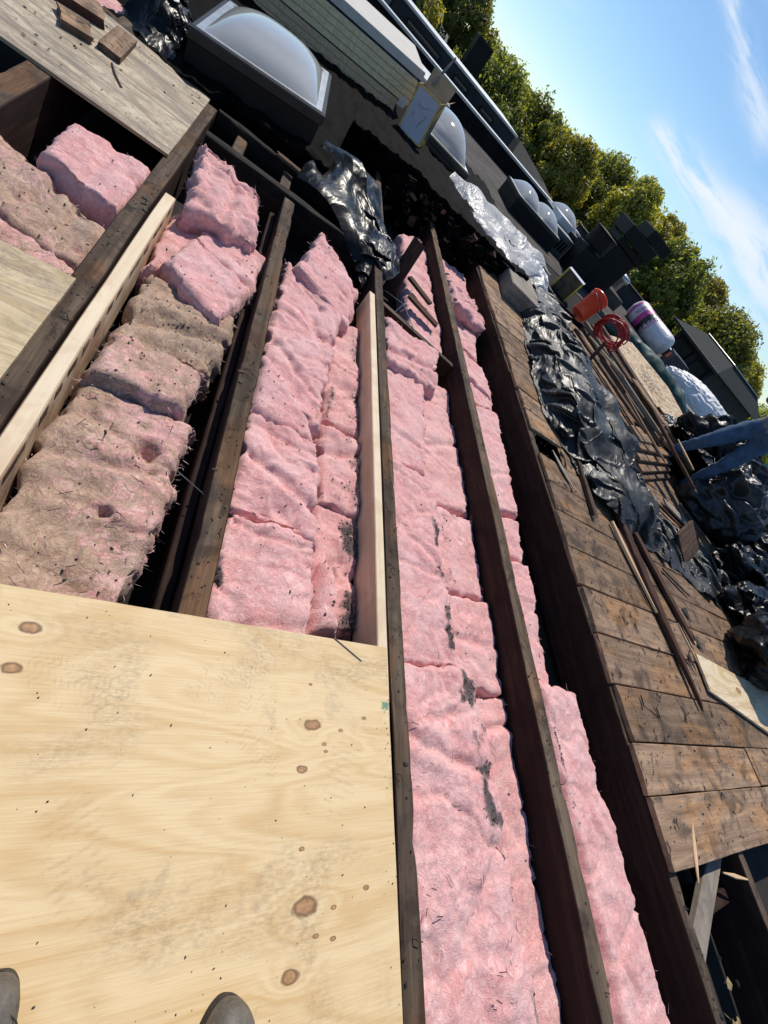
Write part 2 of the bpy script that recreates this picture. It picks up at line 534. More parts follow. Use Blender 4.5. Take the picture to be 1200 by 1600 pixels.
def plywood_mat(name, pale, tan, dirt_amt, knots=(), grey=0.0, seed=0.0, contrast=1.0, prints=(), splash=None):
    m, t = new_mat(name)
    c = t.coord('Object', loc=(seed, seed * 0.7, 0))
    c0 = t.coord('Object')
    # rotary-cut grain: contour lines of a stretched noise, bent round the knots
    n1 = t.noise(t.mapv(c, scale=(1.1, 5.2, 1.0)), 1.0, 3.0, 0.45, 0.5)
    field = n1.outputs[0]
    kn_mask = None
    for (kx, ky, r, tilt) in knots:
        d0 = t.n('ShaderNodeVectorMath', {'operation': 'SUBTRACT'}, _0=c0, _1=(kx, ky, 0.0))
        rot = t.mapv(d0.outputs[0], scale=(0.55, 1.0, 0.0), rot=(0, 0, tilt * 0.5))
        wob = t.noise(c0, 60.0, 1.0)
        d = t.math('ADD', t.n('ShaderNodeVectorMath', {'operation': 'LENGTH'}, _0=rot).outputs['Value'], t.math('MULTIPLY', t.math('SUBTRACT', wob.outputs[0], 0.5), r * 0.8))
        if r > 0.009:
            field = t.math('ADD', field, t.maprange(d, r * 4.5, 0.0, 0.0, 0.13))
        # k: 1 on the knot, ring dark
        core = t.maprange(d, r * 1.05, r * 0.75)
        ring = t.math('MULTIPLY', t.maprange(d, r * 1.25, r * 0.95), t.maprange(d, r * 0.55, r * 0.9))
        kn = (core, ring)
        kn_mask = kn if kn_mask is None else (t.math('MAXIMUM', kn_mask[0], kn[0]), t.math('MAXIMUM', kn_mask[1], kn[1]))
    rings = t.math('SINE', t.math('MULTIPLY', field, 105.0))
    rings2 = t.math('SINE', t.math('MULTIPLY', field, 33.0))
    fine = t.noise(t.mapv(c, scale=(10, 230, 1)), 1.0, 3.0, 0.65)
    mid = t.noise(t.mapv(c, scale=(1.5, 9, 1)), 1.0, 4.0, 0.6)
    v = t.math('ADD', t.math('MULTIPLY', rings, 0.20 * contrast), t.math('MULTIPLY', rings2, 0.22 * contrast))
    v = t.math('ADD', v, t.math('MULTIPLY', t.math('SUBTRACT', mid.outputs[0], 0.5), 1.0))
    v = t.math('ADD', v, t.math('MULTIPLY', t.math('SUBTRACT', fine.outputs[0], 0.5), 1.15))
    v = t.math('ADD', v, 0.42)
    col = t.ramp(v, [(0.15, pale), (0.55, tuple(0.5 * (a + b) for a, b in zip(pale, tan))), (0.95, tan)])
    # walked-on dirt: soft grey smudges broken up by fine grain
    d1 = t.noise(t.vadd(c, (3.1, 1.2, 0)), 3.4, 4.0, 0.6, 0.3)
    d2 = t.noise(t.mapv(c, scale=(60, 140, 1)), 1.0, 4.0, 0.75)
    dm = t.math('MULTIPLY', t.maprange(d1.outputs[0], 0.47, 0.68), t.maprange(d2.outputs[0], 0.36, 0.66))
    col = t.mix(t.math('MULTIPLY', dm, dirt_amt), col, (0.20, 0.15, 0.105))
    d3 = t.noise(t.vadd(c, (7.7, 4.2, 0)), 9.0, 5.0, 0.7, 0.5)
    col = t.mix(t.math('MULTIPLY', t.maprange(d3.outputs[0], 0.60, 0.72), dirt_amt * 0.5), col, (0.16, 0.125, 0.10))
    for (fx, fy, ang, kind) in prints:
        # a dusty tread print: bars across an oval sole
        d0 = t.n('ShaderNodeVectorMath', {'operation': 'SUBTRACT'}, _0=c0, _1=(fx, fy, 0.0))
        lc = t.n('ShaderNodeVectorRotate', {'rotation_type': 'Z_AXIS'}, Vector=d0.outputs[0], Angle=-ang)
        ov = t.n('ShaderNodeVectorMath', {'operation': 'LENGTH'}, _0=t.mapv(lc.outputs[0], scale=(1 / 0.052, 1 / 0.12, 0.0))).outputs['Value']
        ls = t.n('ShaderNodeSeparateXYZ', None, _0=lc.outputs[0])
        zig = t.math('ADD', ls.outputs[1], t.math('MULTIPLY', t.math('PINGPONG', ls.outputs[0], 0.014), 0.7 if kind else 0.0))
        bars = t.maprange(t.math('SINE', t.math('MULTIPLY', zig, 520.0 if kind else 420.0)), 0.0, 0.5)
        pn = t.noise(c, 40.0, 3.0, 0.7)
        pm = t.math('MULTIPLY', t.math('MULTIPLY', t.maprange(ov, 1.0, 0.8), bars), t.maprange(pn.outputs[0], 0.42, 0.62))
        col = t.mix(t.math('MULTIPLY', pm, 0.20), col, (0.27, 0.19, 0.125))
    if splash is not None:
        d0 = t.n('ShaderNodeVectorMath', {'operation': 'SUBTRACT'}, _0=c0, _1=(splash[0], splash[1], 0.0))
        dl = t.n('ShaderNodeVectorMath', {'operation': 'LENGTH'}, _0=d0.outputs[0]).outputs['Value']
        dn_ = t.noise(c0, 90.0, 3.0, 0.7)
        sm_ = t.maprange(t.math('ADD', dl, t.math('MULTIPLY', t.math('SUBTRACT', dn_.outputs[0], 0.5), 0.035)), 0.016, 0.006)
        col = t.mix(t.math('MULTIPLY', sm_, 0.85), col, (0.03, 0.22, 0.15))
    sp = t.n('ShaderNodeTexVoronoi', None, Vector=c, Scale=55.0)
    spn = t.noise(c, 31.0, 1.0)
    col = t.mix(t.math('MULTIPLY', t.maprange(sp.outputs['Distance'], 0.085, 0.035), t.maprange(spn.outputs[0], 0.55, 0.62)), col, (0.12, 0.075, 0.045))
    if grey > 0:
        gn = t.noise(t.mapv(c, scale=(2.5, 22, 1), rot=(0, 0, 0.05)), 1.0, 5.0, 0.7, 0.5)
        col = t.mix(t.math('MULTIPLY', t.maprange(gn.outputs[0], 0.45, 0.62), grey), col, (0.17, 0.135, 0.105))
        g2 = t.noise(c, 26.0, 6.0, 0.75, 0.8)
        col = t.mix(t.math('MULTIPLY', t.maprange(g2.outputs[0], 0.48, 0.62), grey * 0.8), col, (0.22, 0.175, 0.13))
    if kn_mask is not None:
        kv = t.noise(c0, 130.0, 3.0)
        col = t.mix(t.math('MULTIPLY', kn_mask[0], 0.85), col, t.ramp(kv.outputs[0], [(0.3, (0.24, 0.10, 0.04)), (0.7, (0.50, 0.27, 0.12))]))
        col = t.mix(t.math('MULTIPLY', kn_mask[1], 0.7), col, (0.11, 0.045, 0.022))
    finish(t, col, 0.62, t.bump(t.math('ADD', v, t.math('MULTIPLY', fine.outputs[0], 0.6)), 0.12, 0.003))
    return m


def batt_mat(name):
    """pink fibreglass: dirt attribute 0 clean .. 1 filthy, soot attribute for black smudges and painted shade"""
    m, t = new_mat(name)
    off, oi = rnd_loc(t)
    c = t.vadd(t.coord('Object'), off)
    w = t.noise(c, 9.0, 3.0, 0.6)
    cw = t.vadd(c, t.vscale(w.outputs['Color'], 0.16))
    f1 = t.noise(t.mapv(cw, scale=(14, 38, 30), rot=(0.2, 0.1, 0.5)), 1.0, 5.0, 0.68, 1.6)
    f2 = t.noise(t.mapv(cw, scale=(70, 26, 50), rot=(0.1, 0.4, -0.3)), 1.0, 4.0, 0.7, 1.2)
    f3 = t.noise(t.mapv(cw, scale=(180, 420, 300), rot=(0.3, 0.3, 0.8)), 1.0, 2.0, 0.6, 0.8)
    v = t.math('ADD', t.math('ADD', t.math('MULTIPLY', f1.outputs[0], 0.5), t.math('MULTIPLY', f2.outputs[0], 0.3)), t.math('MULTIPLY', f3.outputs[0], 0.2))
    big = t.noise(c, 5.0, 3.0, 0.5, 0.4)
    pink = t.ramp(v, [(0.34, (0.58, 0.210, 0.200)), (0.43, (0.77, 0.340, 0.325)), (0.53, (0.85, 0.445, 0.425)), (0.65, (0.93, 0.69, 0.66))])
    pink = t.mix(t.math('MULTIPLY', t.maprange(big.outputs[0], 0.44, 0.66), 0.42), pink, (0.90, 0.60, 0.58))
    w1 = t.noise(t.mapv(cw, scale=(9, 16, 12), rot=(0.3, 0.2, 1.1)), 1.0, 4.0, 0.6, 2.2)
    wl = t.maprange(t.math('ABSOLUTE', t.math('SUBTRACT', w1.outputs[0], 0.5)), 0.022, 0.0)
    pink = t.mix(t.math('MULTIPLY', wl, 0.26), pink, (0.52, 0.19, 0.18))
    w2 = t.noise(t.mapv(cw, scale=(20, 34, 24), rot=(0.1, 0.5, -0.8)), 1.0, 3.0, 0.6, 2.6)
    wl2 = t.maprange(t.math('ABSOLUTE', t.math('SUBTRACT', w2.outputs[0], 0.5)), 0.02, 0.0)
    pink = t.mix(t.math('MULTIPLY', wl2, 0.25), pink, (0.86, 0.66, 0.65))
    at = t.n('ShaderNodeAttribute', {'attribute_name': 'dirt'})
    so = t.n('ShaderNodeAttribute', {'attribute_name': 'soot_shade'})
    dn = t.noise(cw, 24.0, 6.0, 0.72, 0.6)
    dn2 = t.noise(t.mapv(cw, scale=(130, 90, 120)), 1.0, 3.0, 0.75)
    dmix = t.math('ADD', t.math('MULTIPLY', dn.outputs[0], 0.6), t.math('MULTIPLY', dn2.outputs[0], 0.4))
    thr = t.math('SUBTRACT', 0.80, t.math('MULTIPLY', at.outputs['Fac'], 0.50))
    dk = t.maprange(t.math('SUBTRACT', dmix, thr), -0.08, 0.10)
    dirtc = t.ramp(f2.outputs[0], [(0.3, (0.15, 0.10, 0.06)), (0.50, (0.40, 0.29, 0.175)), (0.70, (0.58, 0.45, 0.28))])
    col = t.mix(t.math('MULTIPLY', dk, 0.82), pink, dirtc)
    col = t.mix(t.math('MULTIPLY', at.outputs['Fac'], 0.12), col, (0.36, 0.26, 0.18))
    sv_ = t.math('MULTIPLY', so.outputs['Fac'], t.math('MULTIPLY', t.math('POWER', dmix, 1.6), 4.2))
    sk = t.maprange(sv_, 0.30, 1.15)
    col = t.mix(t.math('MULTIPLY', sk, 0.92), col, (0.030, 0.026, 0.026))
    spk = t.n('ShaderNodeTexVoronoi', None, Vector=c, Scale=42.0)
    spn = t.noise(c, 12.0, 2.0)
    spm = t.math('MULTIPLY', t.maprange(spk.outputs['Distance'], 0.07, 0.03), t.maprange(spn.outputs[0], 0.54, 0.62))
    col = t.mix(t.math('MULTIPLY', spm, 0.85), col, (0.05, 0.035, 0.03))
    b = t.bump(t.math('SUBTRACT', v, t.math('MULTIPLY', wl, 0.08)), 0.62, 0.013)
    b2 = t.n('ShaderNodeBump', None, Strength=0.25, Distance=0.004, Height=f3.outputs[0], Normal=b).outputs[0]
    bs = finish(t, col, 0.95, b2)
    bs.inputs['Sheen Weight'].default_value = 0.25
    bs.inputs['Sheen Roughness'].default_value = 0.6
    bs.inputs['Specular IOR Level'].default_value = 0.15
    return m


M_batt = batt_mat('pink_fibreglass')
m, t = new_mat('pink_fibre_strand')
oi = t.n('ShaderNodeObjectInfo')
nz = t.noise(t.coord('Object'), 60.0, 2.0)
finish(t, t.ramp(nz.outputs[0], [(0.35, (0.80, 0.46, 0.47)), (0.6, (0.88, 0.64, 0.64)), (0.75, (0.9, 0.8, 0.78))]), 0.7)
M_fibre = m


def plastic_mat(name, col, rough=0.28, bump=0.3, scale=22.0, dust=0.0, dustcol=(0.3, 0.28, 0.26), spec=0.5):
    m, t = new_mat(name)
    c = t.coord('Object')
    n1 = t.noise(c, scale, 4.0, 0.55, 0.8)
    n2 = t.noise(c, scale * 4.5, 2.0, 0.5, 0.3)
    h = t.math('ADD', t.math('ABSOLUTE', t.math('SUBTRACT', n1.outputs[0], 0.5)), t.math('MULTIPLY', n2.outputs[0], 0.12))
    cc = col
    rg = rough
    if dust > 0:
        dn = t.noise(c, 3.0, 5.0, 0.7)
        dm = t.math('MULTIPLY', t.maprange(dn.outputs[0], 0.42, 0.72), dust)
        cc = t.mix(dm, col, dustcol)
        rg = t.math('ADD', rough, t.math('MULTIPLY', dm, 0.35))
    bs = finish(t, cc, rg, t.bump(h, bump, 0.02))
    bs.inputs['Specular IOR Level'].default_value = spec
    return m


M_black_plastic = plastic_mat('black_polythene', (0.013, 0.013, 0.013), 0.43, 0.10, 26.0, 0.6, (0.095, 0.092, 0.088), 0.5)
M_bag = plastic_mat('black_bag_plastic', (0.006, 0.006, 0.007), 0.34, 0.10, 22.0, 0.0, spec=0.26)
M_bag_navy = plastic_mat('navy_bag_plastic', (0.022, 0.022, 0.025), 0.40, 0.12, 8.0, 0.0, spec=0.5)
M_tarp = plastic_mat('green_tarpaulin', (0.020, 0.055, 0.040), 0.42, 0.15, 14.0, 0.15, (0.12, 0.16, 0.14))
M_whitebag = plastic_mat('white_woven_sack', (0.72, 0.72, 0.75), 0.45, 0.5, 18.0)


def simple(name, col, rough=0.6, metal=0.0, noise_amt=0.15, scale=12.0, bump=0.15, spec=0.5):
    m, t = new_mat(name)
    c = t.coord('Object')
    n = t.noise(c, scale, 5.0, 0.65)
    n2 = t.noise(c, scale * 7, 3.0, 0.6)
    v = t.math('ADD', t.math('MULTIPLY', n.outputs[0], 0.7), t.math('MULTIPLY', n2.outputs[0], 0.3))
    lo = tuple(a * (1 - noise_amt * 1.6) for a in col)
    hi = tuple(min(1.0, a * (1 + noise_amt * 1.2)) for a in col)
    bs = finish(t, t.ramp(v, [(0.3, lo), (0.7, hi)]), rough, t.bump(v, bump, 0.006))
    bs.inputs['Metallic'].default_value = metal
    bs.inputs['Specular IOR Level'].default_value = spec
    return m


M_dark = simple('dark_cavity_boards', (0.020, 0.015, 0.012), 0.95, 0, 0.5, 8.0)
M_tar = simple('torn_tar_roofing', (0.0055, 0.005, 0.005), 0.85, 0, 0.6, 22.0, 0.9, 0.05)
M_roof = simple('grey_roof_membrane', (0.090, 0.082, 0.074), 0.9, 0, 0.4, 2.5, 0.3, 0.1)
M_roof_dark = simple('black_roof_membrane', (0.016, 0.015, 0.015), 0.85, 0, 0.5, 3.0, 0.4, 0.1)
M_blackmetal = simple('black_painted_metal', (0.008, 0.008, 0.009), 0.5, 0.0, 0.3, 9.0, 0.1, 0.2)
M_frame = simple('anodised_dark_frame', (0.035, 0.033, 0.032), 0.5, 0.2, 0.2, 9.0, 0.05, 0.3)
M_alu = simple('aluminium_flashing', (0.55, 0.54, 0.52), 0.38, 0.8, 0.2, 9.0, 0.08)
M_coping = simple('pale_metal_coping', (0.46, 0.48, 0.48), 0.45, 0.2, 0.15, 4.0, 0.1)
M_slate = simple('slate_blue_cladding', (0.026, 0.031, 0.038), 0.6, 0, 0.3, 3.0, 0.2, 0.25)
M_shingle = simple('grey_shingle', (0.045, 0.050, 0.050), 0.9, 0, 0.3, 12.0, 0.6, 0.15)
M_foam_edge = simple('foam_board_edge', (0.95, 0.66, 0.40), 0.85, 0, 0.22, 30.0, 0.3)
M_foam_edge2 = simple('foam_board_edge_olive', (0.66, 0.45, 0.27), 0.85, 0, 0.22, 30.0, 0.3)
M_foam_face = simple('foam_board_facer', (0.56, 0.53, 0.48), 0.8, 0, 0.08, 6.0, 0.1)
M_concrete = simple('weathered_block', (0.36, 0.33, 0.29), 0.85, 0, 0.2, 14.0, 0.3)
M_red = simple('red_bucket_plastic', (0.92, 0.075, 0.028), 0.32, 0, 0.06, 5.0, 0.03)
M_cord = simple('red_cord_rubber', (0.42, 0.020, 0.022), 0.45, 0, 0.1, 30.0, 0.1)
M_white = simple('white_painted_metal', (0.72, 0.73, 0.72), 0.45, 0, 0.06, 5.0, 0.05)
M_bluegrey = simple('blue_grey_sheet_metal', (0.13, 0.155, 0.18), 0.5, 0.3, 0.15, 5.0, 0.08)
M_leather = simple('taupe_boot_leather', (0.130, 0.112, 0.092), 0.62, 0, 0.35, 26.0, 0.5)
M_sole = simple('boot_sole_rubber', (0.035, 0.03, 0.027), 0.8, 0, 0.3, 30.0, 0.4)
M_denim = simple('blue_denim', (0.050, 0.105, 0.200), 0.85, 0, 0.35, 14.0, 0.6)
M_shirt = simple('grey_shirt_cloth', (0.20, 0.20, 0.21), 0.9, 0, 0.2, 12.0, 0.4)
M_skin = simple('skin', (0.48, 0.29, 0.21), 0.55, 0, 0.08, 30.0, 0.1)
M_hair = simple('dark_hair', (0.02, 0.015, 0.012), 0.6, 0, 0.3, 40.0, 0.6)
M_crumb = simple('tar_crumb', (0.014, 0.013, 0.013), 0.7, 0, 0.5, 60.0, 0.5)
M_nail = simple('steel_nail', (0.42, 0.40, 0.38), 0.35, 0.9, 0.2, 60.0, 0.1)
M_stick = simple('twig', (0.10, 0.06, 0.04), 0.9, 0, 0.4, 60.0, 0.5)
M_ground = simple('distant_ground', (0.09, 0.10, 0.07), 0.95, 0, 0.4, 0.08, 0.0)
M_window = simple('dark_window_glass', (0.03, 0.036, 0.042), 0.08, 0, 0.1, 2.0, 0.02, 0.8)
M_palewin = simple('glass_painted_sky_reflection', (0.16, 0.21, 0.24), 0.06, 0, 0.1, 2.0, 0.02, 0.9)  # sky reflection is put into the pale blue base colour
M_brownroof = simple('brown_roofing', (0.10, 0.085, 0.075), 0.85, 0, 0.3, 3.0, 0.3)
M_chinkdirt = simple('dry_leaf', (0.30, 0.23, 0.12), 0.9, 0, 0.4, 20.0, 0.4)
M_hazeblue = simple('far_building', (0.20, 0.28, 0.38), 0.9, 0, 0.05, 0.1, 0.0)  # distance haze is mixed into this blue base colour
M_teal = simple('teal_copper_roof', (0.10, 0.30, 0.30), 0.8, 0, 0.2, 0.5, 0.1)

# OSB: overlapping strands
m, t = new_mat('oriented_strand_board')
c = t.coord('Object')
v1 = t.n('ShaderNodeTexVoronoi', None, Vector=t.vadd(t.mapv(c, scale=(14, 34, 1)), t.vscale(t.noise(c, 6.0, 2.0).outputs['Color'], 3.0)), Scale=1.0)
v2 = t.n('ShaderNodeTexVoronoi', None, Vector=t.vadd(t.mapv(c, scale=(30, 13, 1), rot=(0, 0, 0.5)), t.vscale(t.noise(c, 7.0, 2.0).outputs['Color'], 3.0)), Scale=1.0)
s1 = t.n('ShaderNodeSeparateColor', None, _0=v1.outputs['Color'])
s2 = t.n('ShaderNodeSeparateColor', None, _0=v2.outputs['Color'])
vv = t.math('ADD', t.math('MULTIPLY', s1.outputs[0], 0.55), t.math('MULTIPLY', s2.outputs[1], 0.45))
fn = t.noise(t.mapv(c, scale=(60, 200, 1)), 1.0, 3.0)
vv = t.math('ADD', vv, t.math('MULTIPLY', t.math('SUBTRACT', fn.outputs[0], 0.5), 0.3))
finish(t, t.ramp(vv, [(0.05, (0.19, 0.11, 0.055)), (0.35, (0.42, 0.29, 0.17)), (0.65, (0.58, 0.44, 0.29)), (0.95, (0.68, 0.56, 0.40))]), 0.8, t.bump(vv, 0.4, 0.004))
M_osb = m

# acrylic dome: milky clear plastic
m, t = new_mat('acrylic_dome')
gl = t.n('ShaderNodeBsdfGlossy', None, Color=(1, 1, 1), Roughness=0.06)
tr = t.n('ShaderNodeBsdfTransparent', None, Color=(0.93, 0.95, 0.97))
di = t.n('ShaderNodeBsdfDiffuse', None, Color=(0.92, 0.92, 0.92))
tl = t.n('ShaderNodeBsdfTranslucent', None, Color=(0.95, 0.95, 0.94))
fr = t.n('ShaderNodeFresnel', None, IOR=1.49)
milk = t.n('ShaderNodeMixShader', None, _0=0.62, _1=di, _2=tl)
a = t.n('ShaderNodeMixShader', None, _0=0.88, _1=tr, _2=milk)
b = t.n('ShaderNodeMixShader', None, _0=fr, _1=a, _2=gl)
t.n('ShaderNodeOutputMaterial', None, Surface=b)
M_dome = m

# thin clear/white polythene
m, t = new_mat('clear_polythene')
c = t.coord('Object')
n1 = t.noise(c, 20.0, 4.0, 0.6, 1.0)
bp = t.bump(t.math('ABSOLUTE', t.math('SUBTRACT', n1.outputs[0], 0.5)), 0.5, 0.02)
gl = t.n('ShaderNodeBsdfGlossy', None, Color=(1, 1, 1), Roughness=0.28, Normal=bp)
tr = t.n('ShaderNodeBsdfTransparent', None, Color=(0.95, 0.96, 0.98))
di = t.n('ShaderNodeBsdfDiffuse', None, Color=(0.92, 0.93, 0.95), Normal=bp)
tl = t.n('ShaderNodeBsdfTranslucent', None, Color=(0.75, 0.78, 0.83), Normal=bp)
milk = t.n('ShaderNodeMixShader', None, _0=0.5, _1=di, _2=tl)
a = t.n('ShaderNodeMixShader', None, _0=0.80, _1=tr, _2=milk)
b = t.n('ShaderNodeMixShader', None, _0=0.05, _1=a, _2=gl)
t.n('ShaderNodeOutputMaterial', None, Surface=b)
M_clear = m


def leaf_mat(name, c1, c2, c3):
    m, t = new_mat(name)
    oi = t.n('ShaderNodeObjectInfo')
    ge = t.n('ShaderNodeNewGeometry')
    n = t.noise(t.coord('Object'), 0.8, 3.0)
    n2 = t.noise(t.coord('Object'), 6.0, 2.0)
    v = t.math('ADD', t.math('MULTIPLY', n.outputs[0], 0.6), t.math('MULTIPLY', ge.outputs['Random Per Island'], 0.4))
    col = t.ramp(v, [(0.25, c1), (0.5, c2), (0.78, c3)])
    hs = t.n('ShaderNodeHueSaturation', None, Color=col, Value=t.math('ADD', 0.8, t.math('MULTIPLY', oi.outputs['Random'], 0.4)), Hue=t.math('ADD', 0.485, t.math('MULTIPLY', oi.outputs['Random'], 0.03)))
    di = t.n('ShaderNodeBsdfDiffuse', None, Color=hs)
    tl = t.n('ShaderNodeBsdfTranslucent', None, Color=t.mix(1.0, hs.outputs[0], (1.3, 1.25, 0.5), 'MULTIPLY'))
    gl = t.n('ShaderNodeBsdfGlossy', None, Color=(1, 1, 1), Roughness=0.45)
    a = t.n('ShaderNodeMixShader', None, _0=0.58, _1=di, _2=tl)
    b = t.n('ShaderNodeMixShader', None, _0=0.03, _1=a, _2=gl)
    t.n('ShaderNodeOutputMaterial', None, Surface=b)
    return m


M_leaf = leaf_mat('tree_leaves', (0.11, 0.155, 0.038), (0.26, 0.31, 0.075), (0.46, 0.43, 0.11))
M_leaf_y = leaf_mat('yellowing_leaves', (0.15, 0.165, 0.038), (0.35, 0.335, 0.075), (0.58, 0.47, 0.11))
M_bark = simple('tree_bark', (0.06, 0.045, 0.035), 0.95, 0, 0.4, 6.0, 0.8)

# ================================================================== THE SETTING
def roof_z(x, y):
    """surface of the built-up roof beyond the opening: it falls to the left"""
    return np.clip(0.05 + 0.125 * (np.asarray(x, float) + 0.3), -0.06, 0.20) + 0 * np.asarray(y, float)


# ground far below, reaching the horizon
o = mobj('ground', [(-3000, -3000, -9.5), (3000, -3000, -9.5), (3000, 3000, -9.5), (-3000, 3000, -9.5)], [(0, 1, 2, 3)], M_ground)
tag(o, kind='structure')

# boards at the bottom of the joist bays
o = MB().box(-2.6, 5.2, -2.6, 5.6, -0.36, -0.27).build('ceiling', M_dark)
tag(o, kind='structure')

# roof beyond the opening, torn along its near edge
nx, ny = 230, 40
xs = np.linspace(-1.15, 2.75, nx)
edge = np.where(xs < 0.42, 3.16, 4.48) + 0.10 * perlin(np.stack([xs * 3.1, xs * 0, xs * 0 + 4], -1)) + 0.05 * perlin(np.stack([xs * 11.0, xs * 0, xs * 0 + 8], -1))
edge = np.where((xs > 0.36) & (xs < 0.50), 3.16 + (np.clip(xs, 0.36, 0.5) - 0.36) / 0.14 * 1.32, edge)
V = []
for j in range(ny):
    s = j / (ny - 1)
    y = edge + (7.2 - edge) * s ** 1.7
    z = roof_z(xs, y)
    q = np.stack([xs * 9, y * 9, 0 * xs + 3], -1)
    z = z + 0.022 * fbm(q, 5) + 0.02 * np.exp(-s * 30) * perlin(q * 2.0)
    V.append(np.stack([xs, y, z], -1))
top = np.array(V)
rows = [top[0] + np.stack([0 * xs, 0.03 * perlin(np.stack([xs * 15, 0 * xs + k, 0 * xs], -1)) + 0.015 * k, -(roof_z(xs, 0) + 0.03) * k / 7.0 - 0.004 * k], -1) for k in range(7, 0, -1)]
rows = np.array(rows)
for k in range(len(rows)):
    rows[k, :, 1] += 0.04 * ridged(np.stack([xs * 9, 0 * xs + k * 0.8, 0 * xs + 2], -1), 3) - 0.05
allv = np.concatenate([rows, top]).reshape(-1, 3)
o = mobj('roof', allv, grid_faces(nx, len(rows) + ny), M_tar, smooth=True)
tag(o, kind='structure')
o = MB().box(-6.0, 16.0, 7.15, 16.0, -0.2, 0.085).build('roof', M_roof)
tag(o, kind='structure')
o = MB().box(2.7, 16.0, 5.62, 7.16, -0.2, 0.075).build('roof', M_roof_dark)
tag(o, kind='structure')
o = MB().box(5.6, 16.0, -3.0, 5.63, -0.2, -0.004).build('roof', M_roof_dark)
tag(o, kind='structure')
o = MB().box(-7.5, -2.6, -3.0, 7.2, -0.2, -0.02).build('roof', M_roof_dark)
tag(o, kind='structure')

# old plank deck on the right: every plank is a piece of its own
deck = empty('roof_deck', (2.1, 0, 0.02))
tag(deck, kind='structure')
rs = random.Random(5)
y = -0.305
k = 0
PLANK_EDGES = [-0.305, -0.065, 0.13, 0.37, 0.61, 0.865, 1.11, 1.36, 1.59, 1.82, 2.05]
while PLANK_EDGES[-1] < 5.35:
    PLANK_EDGES.append(PLANK_EDGES[-1] + rs.uniform(0.175, 0.225))
for k in range(len(PLANK_EDGES) - 1):
    y0, y1 = PLANK_EDGES[k], PLANK_EDGES[k + 1]
    x0 = 2.085 + rs.uniform(-0.012, 0.02)
    if 1.82 <= y0 < 2.04:
        x0 = 2.42                      # one plank has been broken off short
    if y0 > 4.3:
        x0 += 0.05
    xj = 3.46 if k in (1, 3) else (4.05 if k % 2 else 4.7)
    gap = rs.uniform(0.006, 0.012)
    segs = [(x0, xj), (xj + 0.008, 5.7)]
    for si, (a, b) in enumerate(segs):
        w = y1 - y0 - gap
        dz = rs.uniform(-0.003, 0.004)
        yy = (y0 + y1) / 2 + rs.uniform(-0.002, 0.002)
        beam('plank', (a, yy, 0.022 + dz), (b, yy, 0.022 + rs.uniform(-0.003, 0.004)), w, 0.022, [M_plank_end, M_plank, M_plank_end], parent=deck, seg=int((b - a) / 0.035), bev=0.0025, wob=0.0022, chip=0.006, seed=k * 7 + si, jag0=0.05 if x0 > 2.3 else 0.006)

# ------------------------------------------------------------------ joists and framing
JG = 'old roof joists'


def joist(x0, x1, y0, y1, label, tops=None, z=0.0, h=0.24, seed=0, wob=0.003):
    xc = (x0 + x1) / 2
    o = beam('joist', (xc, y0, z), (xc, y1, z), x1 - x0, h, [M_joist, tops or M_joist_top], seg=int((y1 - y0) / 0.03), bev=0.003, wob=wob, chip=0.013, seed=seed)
    tag(o, label, 'joist', JG)
    return o


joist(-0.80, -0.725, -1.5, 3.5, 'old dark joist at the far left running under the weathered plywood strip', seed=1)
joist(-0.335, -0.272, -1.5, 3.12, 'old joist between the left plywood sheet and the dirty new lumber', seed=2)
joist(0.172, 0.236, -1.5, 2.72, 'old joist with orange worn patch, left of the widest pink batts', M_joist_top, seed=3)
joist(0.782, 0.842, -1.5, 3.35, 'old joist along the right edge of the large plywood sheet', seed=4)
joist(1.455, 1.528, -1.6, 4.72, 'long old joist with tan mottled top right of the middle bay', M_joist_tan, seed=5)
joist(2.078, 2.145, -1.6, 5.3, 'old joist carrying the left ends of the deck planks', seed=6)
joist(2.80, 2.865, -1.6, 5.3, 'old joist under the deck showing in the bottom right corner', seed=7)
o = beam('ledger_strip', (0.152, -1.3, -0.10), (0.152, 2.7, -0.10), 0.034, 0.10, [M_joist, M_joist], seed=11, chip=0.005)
tag(o, 'lower dark strip of wood fixed along the left side of the joist', 'ledger')
# blocking
o = beam('blocking', (2.15, -0.50, -0.10), (2.795, -0.46, -0.10), 0.05, 0.16, [M_joist, M_joist], seed=12)
tag(o, 'short blocking board between the two bottom right joists', 'blocking')
o = beam('brace', (2.15, -0.56, -0.035), (2.795, -0.25, -0.05), 0.085, 0.03, M_greyboard, seed=13)
tag(o, 'grey slanted wood brace below the sawn end of the deck', 'brace')
o = beam('blocking', (0.848, 2.42, -0.03), (1.452, 2.30, -0.05), 0.045, 0.10, [M_joist, M_joist_top], seed=14)
tag(o, 'thin cross blocking behind the folded pink batt in middle bay', 'blocking')
# charred framing at the head of the opening
o = beam('header', (-0.26, 2.765, 0.004), (0.775, 2.845, 0.004), 0.055, 0.20, [M_char, M_char], seed=15, chip=0.02, wob=0.006)
tag(o, 'tarred black header beam across the far ends of the joists', 'beam')
o = beam('header', (-0.26, 3.06, 0.03), (0.83, 3.12, 0.03), 0.055, 0.20, [M_char, M_char], seed=16, chip=0.025, wob=0.006)
tag(o, 'second black header beam in front of the big skylight', 'beam')
for (x, y0, y1, lab) in [(-0.112, 2.80, 3.03, 'short joist stub left of the hanging black plastic between headers'), (0.16, 2.82, 3.04, 'short joist stub in the middle between the two headers'), (0.60, 2.86, 3.08, 'short joist stub half under the black plastic between headers')]:
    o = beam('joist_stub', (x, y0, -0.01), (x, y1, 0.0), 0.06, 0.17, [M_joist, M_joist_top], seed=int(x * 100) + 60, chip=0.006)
    tag(o, lab, 'joist stub', 'joist stubs between the headers')
